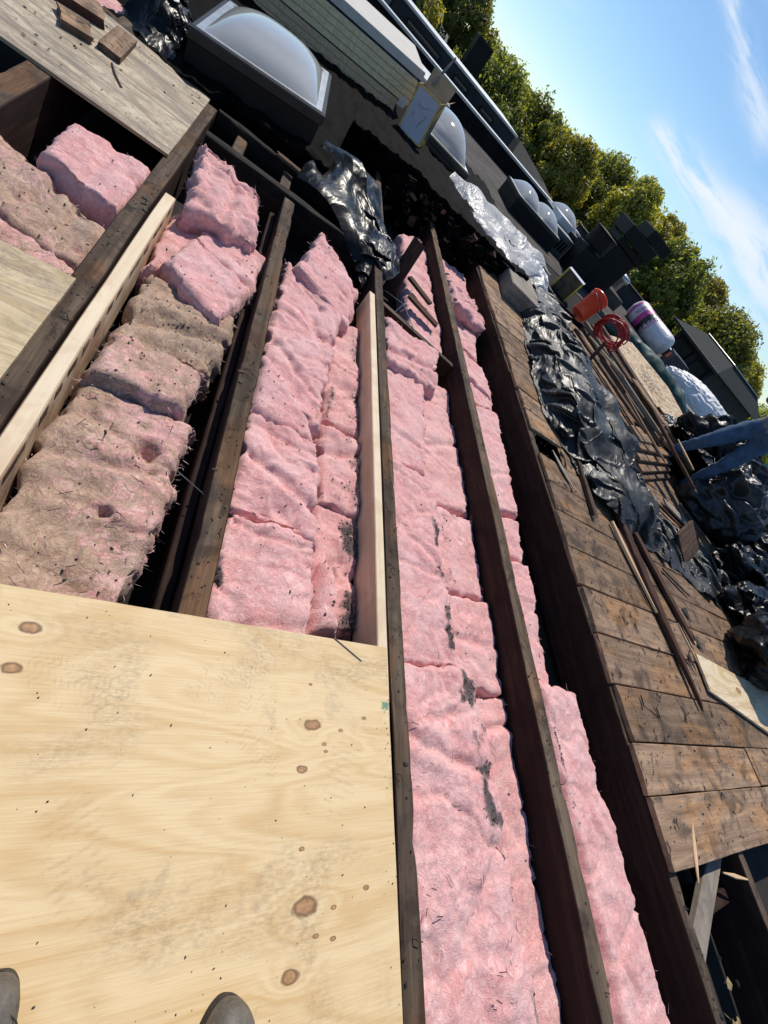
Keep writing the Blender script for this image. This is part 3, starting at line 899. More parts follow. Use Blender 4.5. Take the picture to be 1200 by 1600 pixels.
o = beam('joist_stub', (0.87, 3.55, -0.01), (0.87, 4.55, -0.01), 0.055, 0.2, [M_joist, M_joist_top], seed=44, chip=0.006)
tag(o, 'dark joist end running under the torn roof edge beside plastic', 'joist stub')
o = beam('upright_board', (1.06, 3.05, -0.26), (1.10, 3.25, 0.12), 0.10, 0.035, [M_redboard, M_redboard], up=(0, 1, 0), seed=46)
tag(o, 'dark red brown board standing upright beside hanging black plastic', 'board')
o = beam('lath_scrap', (1.14, 3.08, -0.04), (1.33, 2.93, -0.045), 0.06, 0.02, M_redboard, seed=47)
tag(o, 'dark wood scrap lying on pink batt at far end, farther one', 'scrap')
o = beam('lath_scrap', (1.10, 2.78, -0.03), (1.36, 2.68, -0.045), 0.07, 0.02, M_redboard, seed=48)
tag(o, 'dark wood scrap lying on pink batt at far end, nearer one', 'scrap')
o = beam('splintered_batten', (0.08, 3.045, 0.055), (0.33, 3.02, 0.06), 0.05, 0.02, M_joist_top, seed=49, jag=0.03, jag0=0.03, chip=0.01)
tag(o, 'splintered brown batten on the black header below the skylight', 'batten')
for pts, lab in [([(0.90, 2.75, -0.10), (1.02, 2.55, -0.02), (1.10, 2.35, -0.03)], 'bent grey wire in dark gap left of the red brown upright'), ([(1.16, 2.95, -0.06), (1.05, 2.62, -0.03), (0.98, 2.5, -0.12)], 'second bent wire crossing under the red brown upright')]:
    o = MB().tube(pts, 0.003, 6).build('wire', M_nail)
    tag(o, lab, 'wire')
# rubble hanging below the torn roof edge
rs2 = np.random.RandomState(3)
mb = MB()
for k in range(420):
    x = rs2.uniform(0.95, 2.3)
    p = np.array((x, 4.42 + rs2.normal(0, 0.07) + 0.05, rs2.uniform(-0.20, 0.14)))
    s = rs2.uniform(0.012, 0.045)
    v = np.array(boxv(-1, 1, -1, 1, -.4, .4)) * s * rs2.uniform(0.5, 1.3, (8, 3))
    a = rs2.uniform(0, 6.3, 3)
    rm = np.array(Matrix.Rotation(a[0], 3, 'X') @ Matrix.Rotation(a[1], 3, 'Z'))
    mb.add(v @ rm.T + p, BOXF, 0 if rs2.rand() < 0.8 else 1)
o = mb.build('roof_rubble', [M_tar, M_board])
tag(o, 'crumbling layers of torn black roofing below the roof edge', 'rubble', kind='stuff')

# ------------------------------------------------------------------ new lumber
st = beam('stud', (-0.242, -0.6, 0.006), (-0.242, 1.985, 0.006), 0.040, 0.145, [M_stud_dirty, M_stud_top, M_stud_top], seed=21, bev=0.003, wob=0.0012)
tag(st, 'new pale lumber with dark brown stains leaning on the left joist', 'lumber')
rs2 = np.random.RandomState(8)
for k in range(15):
    y = 0.55 + k * 0.095 + rs2.uniform(-0.02, 0.02)
    l = rs2.uniform(0.03, 0.055)
    z0 = -0.006 - rs2.uniform(0, 0.006)
    pts = np.array([(y - 0.6 * 0 + 0.6, 0.0212, z0), (y + l + 0.6, 0.0212, z0 - 0.002), (y + l * 0.8 + 0.6, 0.0212, z0 - rs2.uniform(.014, .028)), (y - 0.01 + 0.6, 0.0212, z0 - rs2.uniform(.014, .028))])
    pts[:, 1] *= -1.0
    back = pts.copy()
    back[:, 1] += 0.002
    mobj('bark_patch', np.concatenate([pts, back]), [(0, 1, 2, 3), (7, 6, 5, 4), (0, 4, 5, 1), (1, 5, 6, 2), (2, 6, 7, 3), (3, 7, 4, 0)], M_board, st)
o = beam('stud', (0.755, 0.20, 0.004), (0.755, 2.36, 0.004), 0.038, 0.14, [M_stud, M_stud_top, M_stud_top], seed=23, bev=0.003, wob=0.001)
tag(o, 'clean new lumber set against the joist above the plywood corner', 'lumber')

# ------------------------------------------------------------------ sheets of plywood
KN = [(0.53, 0.12, 0.016, 0.3), (0.51, 0.03, 0.010, 0.9), (0.535, -0.20, 0.020, 0.2), (0.51, -0.29, 0.013, 1.1), (-0.06, 0.262, 0.013, 0.0), (-0.062, 0.19, 0.012, 2.4), (0.52, 0.21, 0.004, 0), (0.52, -0.11, 0.005, 1), (0.68, -0.19, 0.006, 0), (0.61, 0.11, 0.005, 0), (0.565, 0.08, 0.005, 0), (0.68, 0.14, 0.005, 0), (0.60, -0.21, 0.005, 0), (0.56, -0.245, 0.005, 0), (0.60, -0.255, 0.005, 0.4), (0.57, 0.065, 0.004, 0), (-0.02, -0.16, 0.006, 0)]
PCX, PCY = -0.265, -0.44
M_ply = plywood_mat('new_plywood', (0.77, 0.585, 0.335), (0.66, 0.45, 0.22), 0.5, [(a - PCX, b - PCY, r * .72, tl) for a, b, r, tl in KN], seed=0.31, prints=[(.40 - PCX, .10 - PCY, .35, 1), (.62 - PCX, .03 - PCY, -.3, 0), (.05 - PCX, .17 - PCY, 1.2, 1), (.12 - PCX, -.08 - PCY, .5, 0), (.33 - PCX, .22 - PCY, -1.1, 1), (-.08 - PCX, -.10 - PCY, .1, 0)], splash=(.752 - PCX, .175 - PCY))
M_ply2 = plywood_mat('used_plywood', (0.66, 0.52, 0.32), (0.48, 0.35, 0.19), 0.95, [(0.22, 0.35, 0.016, 0), (0.30, 0.30, 0.014, 0.4), (0.26, 0.20, 0.012, 0)], grey=0.35, seed=2.2, contrast=1.5)
M_ply3 = plywood_mat('weathered_plywood', (0.58, 0.48, 0.345), (0.36, 0.27, 0.17), 0.95, [], grey=0.85, seed=4.9, contrast=1.4)
M_plyedge = wood_mat('plywood_edge', (0.16, 0.10, 0.06), (0.38, 0.27, 0.17), (0.58, 0.45, 0.30), var=0.02)


def sheet(name, cx, cy, lx, ly, z, th, mat, label, rz=0.0, cat='plywood', tilt=(0, 0), warp=0.0, seed=0):
    n, mrows = max(2, int(lx / 0.05)), max(2, int(ly / 0.05))
    u = np.linspace(-lx / 2, lx / 2, n)
    v = np.linspace(-ly / 2, ly / 2, mrows)
    U, W = np.meshgrid(u, v)
    ed = 0.0015
    zz = warp * perlin(np.stack([U * 1.5, W * 1.5, 0 * U + seed], -1))
    j = ed * perlin(np.stack([U * 40, W * 40, 0 * U + seed], -1))
    on = (np.abs(np.abs(U) - lx / 2) < 1e-6) | (np.abs(np.abs(W) - ly / 2) < 1e-6)
    Ux, Wy = U + j * on, W + j * on * 0.8
    top = np.stack([Ux, Wy, zz], -1).reshape(-1, 3)
    bot = np.stack([Ux, Wy, zz - th], -1).reshape(-1, 3)
    F = [tuple(f) for f in grid_faces(n, mrows)]
    N = n * mrows
    nt = len(F)
    ring = list(range(n)) + [n * r + n - 1 for r in range(1, mrows)] + list(range(N - 2, N - n - 1, -1)) + [n * r for r in range(mrows - 2, 0, -1)]
    for a, b in zip(ring, ring[1:] + ring[:1]):
        F.append((b, a, a + N, b + N))
    F += [tuple(x + N for x in f[::-1]) for f in grid_faces(n, mrows).tolist()]
    idx = [0] * nt + [1] * (len(F) - nt)
    me = bpy.data.meshes.new(name)
    me.from_pydata(np.concatenate([top, bot]).tolist(), [], [tuple(map(int, f)) for f in F])
    me.materials.append(mat)
    me.materials.append(M_plyedge)
    me.polygons.foreach_set('material_index', np.array(idx, dtype=np.int32))
    o = meshobj(name, me, loc=(cx, cy, z))
    o.rotation_euler = (tilt[0], tilt[1], rz)
    tag(o, label, cat)
    return o


sheet('plywood_sheet', PCX, PCY, 2.06, 1.545, 0.0205, 0.0185, M_ply, 'large clean yellow plywood sheet with knots in the foreground', rz=R3(0.7))
sheet('plywood_sheet', -0.92, 0.82, 1.21, 0.83, 0.0160, 0.013, M_ply2, 'dusty plywood sheet at the left edge, ending on a joist', seed=2)
sheet('plywood_sheet', -1.12, 2.705, 1.60, 0.885, 0.0155, 0.013, M_ply3, 'grey weathered plywood strip at top left with offcuts on it', warp=0.004, seed=5)
# green paint mark and dark staple-like specks at the sheet's right edge
rs2 = np.random.RandomState(12)

# offcuts lying on the weathered strip
for (p0, p1, w, h, sd_, mt, lab) in [
        ((-1.05, 2.90, 0.052), (-0.80, 3.02, 0.052), 0.17, 0.034, 31, M_redboard, 'dark brown board end lying at top of the weathered plywood strip'),
        ((-0.865, 2.72, 0.044), (-0.765, 2.765, 0.044), 0.14, 0.026, 32, M_board, 'brown wood offcut lying next to the dark board end'),
        ((-0.68, 2.72, 0.042), (-0.70, 3.04, 0.042), 0.085, 0.024, 33, M_board, 'square brown wood offcut lying alone on weathered plywood')]:
    o = beam('wood_offcut', p0, p1, w, h, [mt, M_plank], seed=sd_, bev=0.002, chip=0.006, jag=0.012, jag0=0.01)
    tag(o, lab, 'offcut')
o = MB().tube([(-0.655, 2.68, 0.020), (-0.62, 2.60, 0.022), (-0.575, 2.53, 0.019)], 0.0035, 6).build('twig', M_stick)
tag(o, 'thin dark twig on the weathered plywood strip', 'twig')
o = beam('old_board', (-0.86, 3.22, 0.0), (-0.35, 3.18, 0.0), 0.08, 0.06, [M_board, M_joist_top], seed=34, chip=0.01)
tag(o, 'old brown board along the far edge of the plywood strip', 'board')
o = beam('old_board', (-0.66, 3.22, 0.01), (-0.62, 3.72, 0.02), 0.07, 0.12, [M_board, M_joist_top], seed=35, chip=0.01)
tag(o, 'old joist end beyond the plywood strip beside pink insulation', 'board')

# ------------------------------------------------------------------ pink insulation batts
BG = 'pink insulation batts between the joists'
CRUMBS = []


def batt(quad, thick, label, seed, res=0.011, dirt=0.0, soot_shade=(), creases=(), amp=1.0, round_=0.018, fibres=500, lumps=0.0, holes=(), dirt_edge=None):
    """quad: near-left, near-right, far-right, far-left corners of the top, each (x, y, z)"""
    q = np.asarray(quad, float)
    rs = np.random.RandomState(seed)
    lu = 0.5 * (np.linalg.norm(q[1] - q[0]) + np.linalg.norm(q[2] - q[3]))
    lv = 0.5 * (np.linalg.norm(q[3] - q[0]) + np.linalg.norm(q[2] - q[1]))
    su = np.concatenate([np.linspace(-thick, 0, max(3, int(thick / res)))[:-1], np.linspace(0, lu, max(6, int(lu / res))), np.linspace(lu, lu + thick, max(3, int(thick / res)))[1:]])
    sv = np.concatenate([np.linspace(-thick, 0, max(3, int(thick / res)))[:-1], np.linspace(0, lv, max(6, int(lv / res))), np.linspace(lv, lv + thick, max(3, int(thick / res)))[1:]])
    S, T = np.meshgrid(su, sv)
    u = np.clip(S / lu, 0, 1)
    v = np.clip(T / lv, 0, 1)
    P = ((1 - u) * (1 - v))[..., None] * q[0] + (u * (1 - v))[..., None] * q[1] + (u * v)[..., None] * q[2] + ((1 - u) * v)[..., None] * q[3]
    du = np.minimum(u, 1 - u) * lu
    dv = np.minimum(v, 1 - v) * lv
    drop = np.maximum(np.maximum(-S, S - lu), np.maximum(-T, T - lv)).clip(0)
    r = round_
    amp = amp * 0.68 if amp < 1.6 else amp * 0.85
    # rounded shoulders
    d = np.minimum(du, dv)
    sh = r - np.sqrt(np.maximum(r * r - np.clip(r - d, 0, r) ** 2, 0))
    P[..., 2] -= drop + sh
    # the sides bulge
    cen = q.mean(0)
    out = np.stack([np.where(S < 0, -1, np.where(S > lu, 1, 0)), np.where(T < 0, -1, np.where(T > lv, 1, 0))], -1).astype(float)
    eu = (q[1] - q[0]) / np.linalg.norm(q[1] - q[0])
    ev = (q[3] - q[0]) / np.linalg.norm(q[3] - q[0])
    bul = np.sin(np.clip(drop / thick, 0, 1) * np.pi) * 0.012
    P += (out[..., 0] * bul)[..., None] * eu + (out[..., 1] * bul)[..., None] * ev
    # outline wander
    wn = np.stack([P[..., 0] * 5, P[..., 1] * 5, 0 * S + seed * 1.7], -1)
    P[..., 0] += 0.010 * perlin(wn) * amp + 0.010 * amp * perlin(wn * 3.3) + 0.005 * perlin(wn * 9.7)
    P[..., 1] += (0.014 * perlin(wn + 50) + 0.012 * perlin(wn * 3.1 + 9)) * amp + 0.006 * perlin(wn * 10.3 + 4)
    # normals
    gu = np.gradient(P, axis=1)
    gv = np.gradient(P, axis=0)
    N = np.cross(gu, gv)
    nl = np.linalg.norm(N, axis=-1)[..., None]
    N = np.where(nl > 1e-9, N / np.maximum(nl, 1e-9), np.array((0, 0, 1.0)))
    w0 = P * 7 + seed * 2.1
    warp = np.stack([perlin(w0), perlin(w0 + 33), perlin(w0 + 71)], -1)
    Q = P + 0.05 * warp
    h = 0.020 * fbm(Q * 6 + seed, 3) + 0.0065 * (ridged(Q * np.array((13, 21, 18)) + seed * .7, 3) - 1.4) + 0.0030 * fbm(Q * np.array((50, 75, 65)) + seed, 3)
    cr1 = perlin(Q * np.array((2.6, 4.6, 3.0)) + seed * 3.3)
    cr2 = perlin(Q * np.array((5.5, 7.5, 5.0)) + seed * 4.1)
    h -= 0.013 * np.exp(-(cr1 / 0.045) ** 2) + 0.006 * np.exp(-(cr2 / 0.06) ** 2)
    h *= amp
    h += lumps * fbm(P * 4 + seed * 5, 2)
    for (ax, pos, dep, wid, slant) in creases:
        tt = (v if ax == 'v' else u) - pos - slant * ((u if ax == 'v' else v) - 0.5) - 0.02 * perlin(wn * 1.3 + 5)
        L = lv if ax == 'v' else lu
        h -= dep * np.exp(-(tt * L / wid) ** 2) - dep * 0.35 * np.exp(-((np.abs(tt) * L - 2.2 * wid) / (1.6 * wid)) ** 2)
    for (hu, hv, hr, hd) in holes:
        dd = np.hypot((u - hu) * lu, (v - hv) * lv) + 0.01 * perlin(wn * 4)
        h -= hd * np.exp(-(dd / hr) ** 2)
        h += hd * 0.25 * np.exp(-((dd - 1.5 * hr) / (0.6 * hr)) ** 2)
    P = P + N * h[..., None]
    nu, nv = len(su), len(sv)
    F = grid_faces(nu, nv)
    cx = P.reshape(-1, 3)
    o = mobj('insulation_batt', cx, F, M_batt, smooth=True)
    me = o.data
    # dirt and soot maps (stains, plus shade painted beside the clean lumber)
    dmap = np.full(S.shape, float(dirt))
    if dirt_edge is not None:
        eu_, amt, wid = dirt_edge
        dmap += amt * np.exp(-(((u - eu_) * lu) / wid) ** 2)
    dmap += 0.15 * perlin(wn * 0.8 + 90)
    smap = np.zeros(S.shape)
    for (ua, va, ub, vb, wid, amt) in soot_shade:
        a = np.array((ua * lu, va * lv))
        b = np.array((ub * lu, vb * lv))
        pp = np.stack([u * lu, v * lv], -1)
        ab = b - a
        tt = np.clip(((pp - a) @ ab) / (ab @ ab + 1e-9), 0, 1)
        dd = np.linalg.norm(pp - a - tt[..., None] * ab, axis=-1)
        br = np.clip(0.62 + 1.5 * perlin(P * 13 + seed) + 0.7 * perlin(P * 37 + seed), 0, 1.15)
        smap = np.maximum(smap, amt * br * np.exp(-(dd / wid) ** 2))
    at = me.attributes.new('dirt', 'FLOAT', 'POINT')
    at.data.foreach_set('value', np.clip(dmap, 0, 1).reshape(-1).astype(np.float32))
    at = me.attributes.new('soot_shade', 'FLOAT', 'POINT')
    at.data.foreach_set('value', np.clip(smap, 0, 1).reshape(-1).astype(np.float32))
    tag(o, label, 'insulation', BG)
    # loose fibres standing off the surface, more along the edges
    fibres = int(fibres * .4)
    flat = P.reshape(-1, 3)
    nf = N.reshape(-1, 3)
    wgt = (0.30 + 0.7 * np.exp(-(d.reshape(-1) / 0.02))) * (nf[:, 2] > -0.2)
    wgt /= wgt.sum()
    pick = rs.choice(len(flat), fibres, p=wgt)
    base = flat[pick] + rs.normal(0, 0.004, (fibres, 3))
    dirv = nf[pick] * rs.uniform(0.15, 0.7, (fibres, 1)) + rs.normal(0, 0.75, (fibres, 3))
    dirv /= np.linalg.norm(dirv, axis=1)[:, None]
    ln = rs.uniform(0.006, 0.024, (fibres, 1))
    bend = rs.normal(0, 0.35, (fibres, 3)) * ln
    side = np.cross(dirv, rs.normal(size=(fibres, 3)))
    side /= np.linalg.norm(side, axis=1)[:, None] + 1e-9
    wdt = rs.uniform(0.0003, 0.0008, (fibres, 1))
    p1 = base + dirv * ln * 0.55 + bend * 0.4
    p2 = base + dirv * ln + bend
    p2[:, 2] = np.minimum(p2[:, 2], base[:, 2] + 0.02)
    VV = np.stack([base - side * wdt, base + side * wdt, p1 - side * wdt, p1 + side * wdt, p2], 1)
    VV = VV.reshape(-1, 3) - np.array(o.location)
    ii = (np.arange(fibres) * 5)[:, None]
    FF = [tuple(x) for x in (ii + np.array((0, 1, 3, 2))).tolist()] + [tuple(x) for x in (ii + np.array((2, 3, 4))).tolist()]
    fo = mobj('fibres', VV, FF, M_fibre, parent=o)
    fo['kind'] = 'stuff'
    # places for crumbs
    sm = (smap.reshape(-1) ** 2) * 3 + dmap.reshape(-1).clip(0.04, 1) * 0.10
    sm *= nf[:, 2] > 0.5
    if sm.sum() > 0:
        ncr = int(min(240, 18 + 900 * sm.mean()))
        pk = rs.choice(len(flat), ncr, p=sm / sm.sum())
        CRUMBS.append(flat[pk] + nf[pk] * 0.001)
    return o


def q4(nl, nr, fr, fl, z, z2=None):
    z2 = z if z2 is None else z2
    out = []
    for p, zz in zip((nl, nr, fr, fl), (z, z, z2, z2)):
        out.append(p if len(p) == 3 else (*p, zz))
    return out


# far left bay
batt(q4((-.585, 1.79), (-.338, 1.70), (-.338, 2.12), (-.60, 2.08), -.005), .15, 'thick bright pink batt below the weathered plywood strip', 101, creases=[('u', .5, .008, .02, .1)], fibres=700)
batt(q4((-.72, 1.50), (-.342, 1.37), (-.342, 1.66), (-.72, 1.83), -.055), .12, 'grey dusty pink batt left of the brown joist, second from the left plywood', 102, dirt=.74, amp=1.5, creases=[('u', .45, .018, .025, .2)])
batt(q4((-.72, 1.20), (-.342, 1.18), (-.342, 1.38), (-.72, 1.54), -.065), .12, 'dull pink batt next to the left plywood sheet', 103, dirt=.56, creases=[('v', .5, .01, .02, .1)])
batt(q4((-.41, 1.215, -.02), (-.345, 1.22, -.02), (-.345, 1.31, -.03), (-.41, 1.30, -.03), -.02), .07, 'small dirty yellowish tuft at the left plywood corner', 104, dirt=.95, fibres=200, round_=.02)
batt(q4((-.95, 3.22), (-.68, 3.22), (-.68, 3.85), (-.95, 3.85), -.02), .12, 'pink batt showing beyond the weathered plywood strip', 105, fibres=250)
# second bay
batt([(-.175, 1.93, .03), (.085, 2.02, .03), (.06, 2.45, .05), (-.235, 2.48, .075)], .15, 'raised bright pink batt chunk near the black header', 106, amp=1.7, creases=[('u', .55, .02, .02, .15)], fibres=1200)
batt(q4((-.218, 1.58), (-.10, 1.62), (-.09, 2.0), (-.218, 2.06), -.06), .12, 'narrow pink batt against the top of the stained lumber', 107, dirt=.2, amp=1.3)
batt(q4((-.165, 1.60), (.075, 1.44), (.135, 1.74), (-.115, 1.86), -.015), .11, 'bright pink batt piece above the brown dirty batt', 108, amp=1.2, creases=[('u', .8, .006, .02, 0)], fibres=900)
batt(q4((-.12, 1.87), (.14, 1.75), (.165, 2.05), (-.09, 2.12), -.03), .11, 'bright pink batt piece below the raised chunk', 109, amp=1.4, soot_shade=[(.75, .4, .95, .3, .04, .7)], fibres=700)
batt(q4((-.19, 1.14), (.10, 1.19), (.13, 1.57), (-.19, 1.55), -.05), .12, 'brown dirty batt covered in debris beside the old joist', 110, dirt=.95, soot_shade=[(.45, .6, .95, .4, .08, .55)], amp=1.5, creases=[('v', .45, .02, .03, .2)], fibres=800)
batt([(-.195, .955, -.012), (.05, .975, -.012), (.075, 1.17, -.03), (-.185, 1.18, -.03)], .11, 'dusty pink batt with clean cut front face left of the dark gap', 111, dirt=.66, amp=1.1, soot_shade=[(.15, .75, .3, .6, .03, .6)], fibres=600)
batt(q4((-.220, .15), (.062, .18), (.092, .945), (-.206, .965), -.055), .12, 'large dirty pink batt with torn holes above the big plywood sheet', 112, dirt=.60, dirt_edge=(0.0, .25, .16), amp=1.15, holes=[(.72, .80, .03, .05), (.62, .52, .016, .035)], soot_shade=[(.85, .62, .86, .68, .03, .8)], creases=[('v', .70, .012, .02, .1), ('v', .30, .008, .02, -.15)], fibres=1800, res=.009)
# third bay
batt([(.30, 2.10, .015), (.625, 1.96, -.035), (.69, 2.34, -.02), (.41, 2.585, .03)], .095, 'tilted pink batt with sooty spot below the black header', 113, amp=1.2, soot_shade=[(.42, .55, .50, .6, .03, .85)], fibres=900)
batt(q4((.245, 1.19), (.515, 1.16), (.575, 2.02), (.262, 2.18), -.03), .11, 'long fluffy pink batt left of the clean new lumber', 114, amp=1.35, creases=[('v', .62, .014, .02, .12), ('v', .25, .012, .02, -.2)], soot_shade=[(.6, .22, .66, .2, .015, .8)], fibres=1500, res=.009)
batt([(.245, 1.085, -.01), (.50, 1.10, -.045), (.44, 1.235, -.03), (.245, 1.36, .012)], .08, 'wedge shaped pink flap folded over in the wide bay', 115, fibres=500, round_=.018, amp=.7)
batt(q4((.242, .68), (.535, .66), (.515, 1.09), (.242, 1.12), -.035), .12, 'pink batt with deep crease midway up the wide bay', 116, amp=1.3, creases=[('v', .42, .02, .02, -.25)], fibres=1200, res=.008)
batt(q4((.242, .10), (.54, .10), (.535, .665), (.242, .685), -.035), .12, 'broad pink batt touching the top edge of the big plywood', 117, dirt=.12, amp=1.15, creases=[('v', .45, .008, .02, .1)], soot_shade=[(.02, .72, .05, .62, .015, .9)], fibres=1500, res=.008)
batt(q4((.555, 1.27), (.733, 1.30), (.733, 2.08), (.56, 2.06), -.085), .11, 'narrow grey pink batt beside the far half of clean lumber', 118, dirt=.3, amp=1.5, soot_shade=[(.1, .05, .15, .3, .02, .6), (.85, .0, .85, 1., .05, .45)], fibres=700)  # full-length strip on the right is shade beside the lumber, painted in
batt(q4((.555, .86), (.733, .86), (.733, 1.28), (.55, 1.24), -.085), .11, 'narrow greyish batt beside the middle of the clean lumber', 119, dirt=.34, amp=1.5, soot_shade=[(.75, .0, .8, 1., .07, .45)], creases=[('v', .7, .02, .02, .1)], fibres=500)  # strip along the right side is painted shade
batt(q4((.555, .40), (.733, .42), (.733, .86), (.55, .87), -.10), .11, 'narrow batt with darkened side beside the near half of the clean lumber', 120, dirt=.3, amp=1.5, soot_shade=[(.85, .1, .8, .8, .06, 1.0)], fibres=500)  # dark right side mixes soot with painted shade
batt([(.552, .385, -.055), (.66, .40, -.075), (.625, .60, -.065), (.57, .63, -.055)], .08, 'curled pink batt end with flat cut face near plywood corner', 121, fibres=300, round_=.03, amp=.8, dirt=.15)
# fourth bay
batt([(.85, 1.84, .0), (1.26, 1.93, -.06), (1.33, 2.34, -.04), (.86, 2.24, .0)], .13, 'folded pink batt lying across the middle bay', 122, amp=1.3, creases=[('v', .35, .02, .025, .2)], dirt=.12, fibres=800)
batt(q4((.85, 1.20), (1.10, 1.22), (1.17, 1.93), (.85, 1.90), -.06), .12, 'smooth pink batt just below the folded one in middle bay', 123, amp=.9, soot_shade=[(.98, .1, .98, .8, .02, .6)], fibres=900)
batt(q4((.85, .335), (1.135, .345), (1.135, 1.19), (.85, 1.205), -.05), .12, 'long pink batt with sooty right edge in the middle bay', 124, amp=1.0, soot_shade=[(.975, .0, .96, .80, .036, 1.05), (.85, .3, .9, .5, .04, .5)], creases=[('v', .55, .012, .02, -.2)], fibres=1300, res=.009)
batt(q4((.85, -.95), (1.29, -.95), (1.215, .33), (.852, .335), -.042), .12, 'longest pink batt with black smudges beside the big plywood', 125, amp=1.2, soot_shade=[(.86, .99, .91, .62, .045, 1.0), (.97, .66, .98, .54, .026, 1.0), (.93, .32, .95, .22, .026, 1.1), (.76, .96, .86, .84, .08, .6), (.95, .5, .96, .3, .02, .6)], creases=[('v', .80, .012, .018, -.1), ('u', .5, .006, .03, .1), ('v', .5, .010, .03, .25)], fibres=2200, res=.0085)
batt(q4((1.12, 1.14), (1.452, 1.15), (1.452, 2.15), (1.16, 2.05), -.125), .11, 'lower pink batt against the left face of the long joist, far piece', 126, amp=1.1, creases=[('v', .45, .01, .02, .1)], fibres=500)
batt(q4((1.15, .68), (1.452, .68), (1.452, 1.13), (1.13, 1.12), -.12), .11, 'lower pink batt with grey specks beside the long joist', 127, amp=1.0, soot_shade=[(.2, .2, .35, .8, .04, .4)], fibres=500)
batt(q4((1.17, .29), (1.452, .29), (1.452, .67), (1.15, .67), -.115), .11, 'lower pink batt ending in a square end beside long joist', 128, amp=1.1, creases=[('v', .5, .01, .015, 0)], fibres=500)
batt(q4((1.29, -.95), (1.452, -.95), (1.452, .275), (1.24, .275), -.12), .11, 'narrow pink batt strip against the near part of long joist', 129, amp=1.0, creases=[('v', .92, .015, .012, 0)], fibres=700)
batt(q4((1.14, 2.45), (1.452, 2.40), (1.452, 4.25), (1.17, 3.95), -.10), .11, 'pink batt at far end of the middle bay under wood scraps', 130, amp=1.2, soot_shade=[(.6, .1, .6, .5, .02, .5)], fibres=400, res=.014)
# fifth bay
batt(q4((1.535, 2.86), (1.90, 2.78), (2.06, 4.35), (1.535, 4.2), -.12), .11, 'pink batt farthest up the bay beside the plank deck', 131, amp=1.3, fibres=400, res=.014)
batt([(1.62, 3.22, -.02), (1.98, 3.18, -.05), (2.04, 3.7, -.06), (1.62, 3.75, -.03)], .09, 'torn pink batt scrap lying on the farthest batt by the deck', 132, amp=2.2, fibres=500)
batt(q4((1.535, 2.47), (1.905, 2.30), (1.93, 2.74), (1.535, 2.80), -.09, -.12), .10, 'pink batt with pointed corner tilted up beside the plank deck', 133, amp=.9, fibres=300, round_=.02)
batt(q4((1.535, 2.12), (1.90, 2.20), (1.92, 2.38), (1.535, 2.40), -.11), .10, 'short pink batt wedged below the pointed one', 134, amp=1.0, fibres=250)
batt(q4((1.535, 1.24), (1.865, 1.30), (1.935, 2.20), (1.535, 2.10), -.10), .11, 'smooth pink batt halfway along the bay beside the deck', 135, amp=.8, creases=[('v', .3, .01, .02, .1)], fibres=700)
batt(q4((1.535, .96), (1.845, 1.0), (1.89, 1.28), (1.535, 1.22), -.12), .11, 'short pink batt with bulging face left of the deck joist', 136, amp=.9, fibres=300)
batt(q4((1.535, .33), (1.775, .34), (1.86, .98), (1.535, .94), -.11), .11, 'shaded pink batt with fuzzy right edge beside long joist', 137, amp=1.1, fibres=700)
batt(q4((1.535, -1.0), (1.955, -1.0), (1.90, .335), (1.535, .33), -.072), .12, 'near pink batt slit lengthwise at the bottom right', 138, amp=1.1, creases=[('u', .22, .045, .022, -.12)], soot_shade=[(.32, .9, .36, .55, .015, .6)], fibres=1500, res=.0095)

# tar crumbs and grit strewn on the batts and boards
rs2 = np.random.RandomState(77)
pts = np.concatenate(CRUMBS)
extra = np.stack([rs2.uniform(2.1, 3.4, 420), rs2.uniform(-.28, 2.0, 420), np.full(420, .0265)], -1)
plyp = np.stack([rs2.uniform(-.25, .76, 110), rs2.uniform(-.6, .32, 110), np.full(110, .0215)], -1)
plyp = np.concatenate([plyp, np.stack([rs2.uniform(.735, .765, 40), rs2.uniform(-.6, .32, 40), np.full(40, .0215)], -1)])
oth = np.stack([rs2.uniform(-.95, -.34, 60), rs2.uniform(2.3, 3.1, 60), np.full(60, .0185)], -1)
mb = MB()
for p, smin, smax in [(p, .0008, .0030) for p in pts] + [(p, .0008, .0040) for p in extra] + [(p, .0005, .0013) for p in plyp] + [(p, .001, .004) for p in oth]:
    s = rs2.uniform(smin, smax) ** 1.0
    v = np.array(boxv(-1, 1, -1, 1, -.35, .35)) * s * rs2.uniform(0.4, 1.3, (8, 3)) * np.array((rs2.uniform(.6, 2.0), 1, 1))
    rm = np.array(Matrix.Rotation(rs2.uniform(0, 6.3), 3, 'Z') @ Matrix.Rotation(rs2.normal(0, .4), 3, 'X'))
    mb.add(v @ rm.T + p + np.array((0, 0, s * 0.2)), BOXF)
o = mb.build('tar_crumbs', M_crumb)
tag(o, 'black crumbs of roofing tar and grit strewn over batts and boards', 'debris', kind='stuff')
# wood chips and splinters on the dirty batts
mb = MB()
for k in range(70):
    if rs2.rand() < .65:
        x, y, z = rs2.uniform(-.2, .07), rs2.uniform(.36, 1.5), -.025
    else:
        x, y, z = rs2.uniform(.87, 1.2), rs2.uniform(-.5, 1.1), -.03
    a = rs2.uniform(0, 6.3)
    l = rs2.uniform(.004, .014)
    d = np.array((math.cos(a), math.sin(a), rs2.normal(0, .15))) * l
    mb.tube([np.array((x, y, z)) - d, np.array((x, y, z)) + d], rs2.uniform(.0005, .0013), 4)
o = mb.build('wood_chips', M_stick)
tag(o, 'thin brown wood chips scattered on the pink batts', 'debris', kind='stuff')
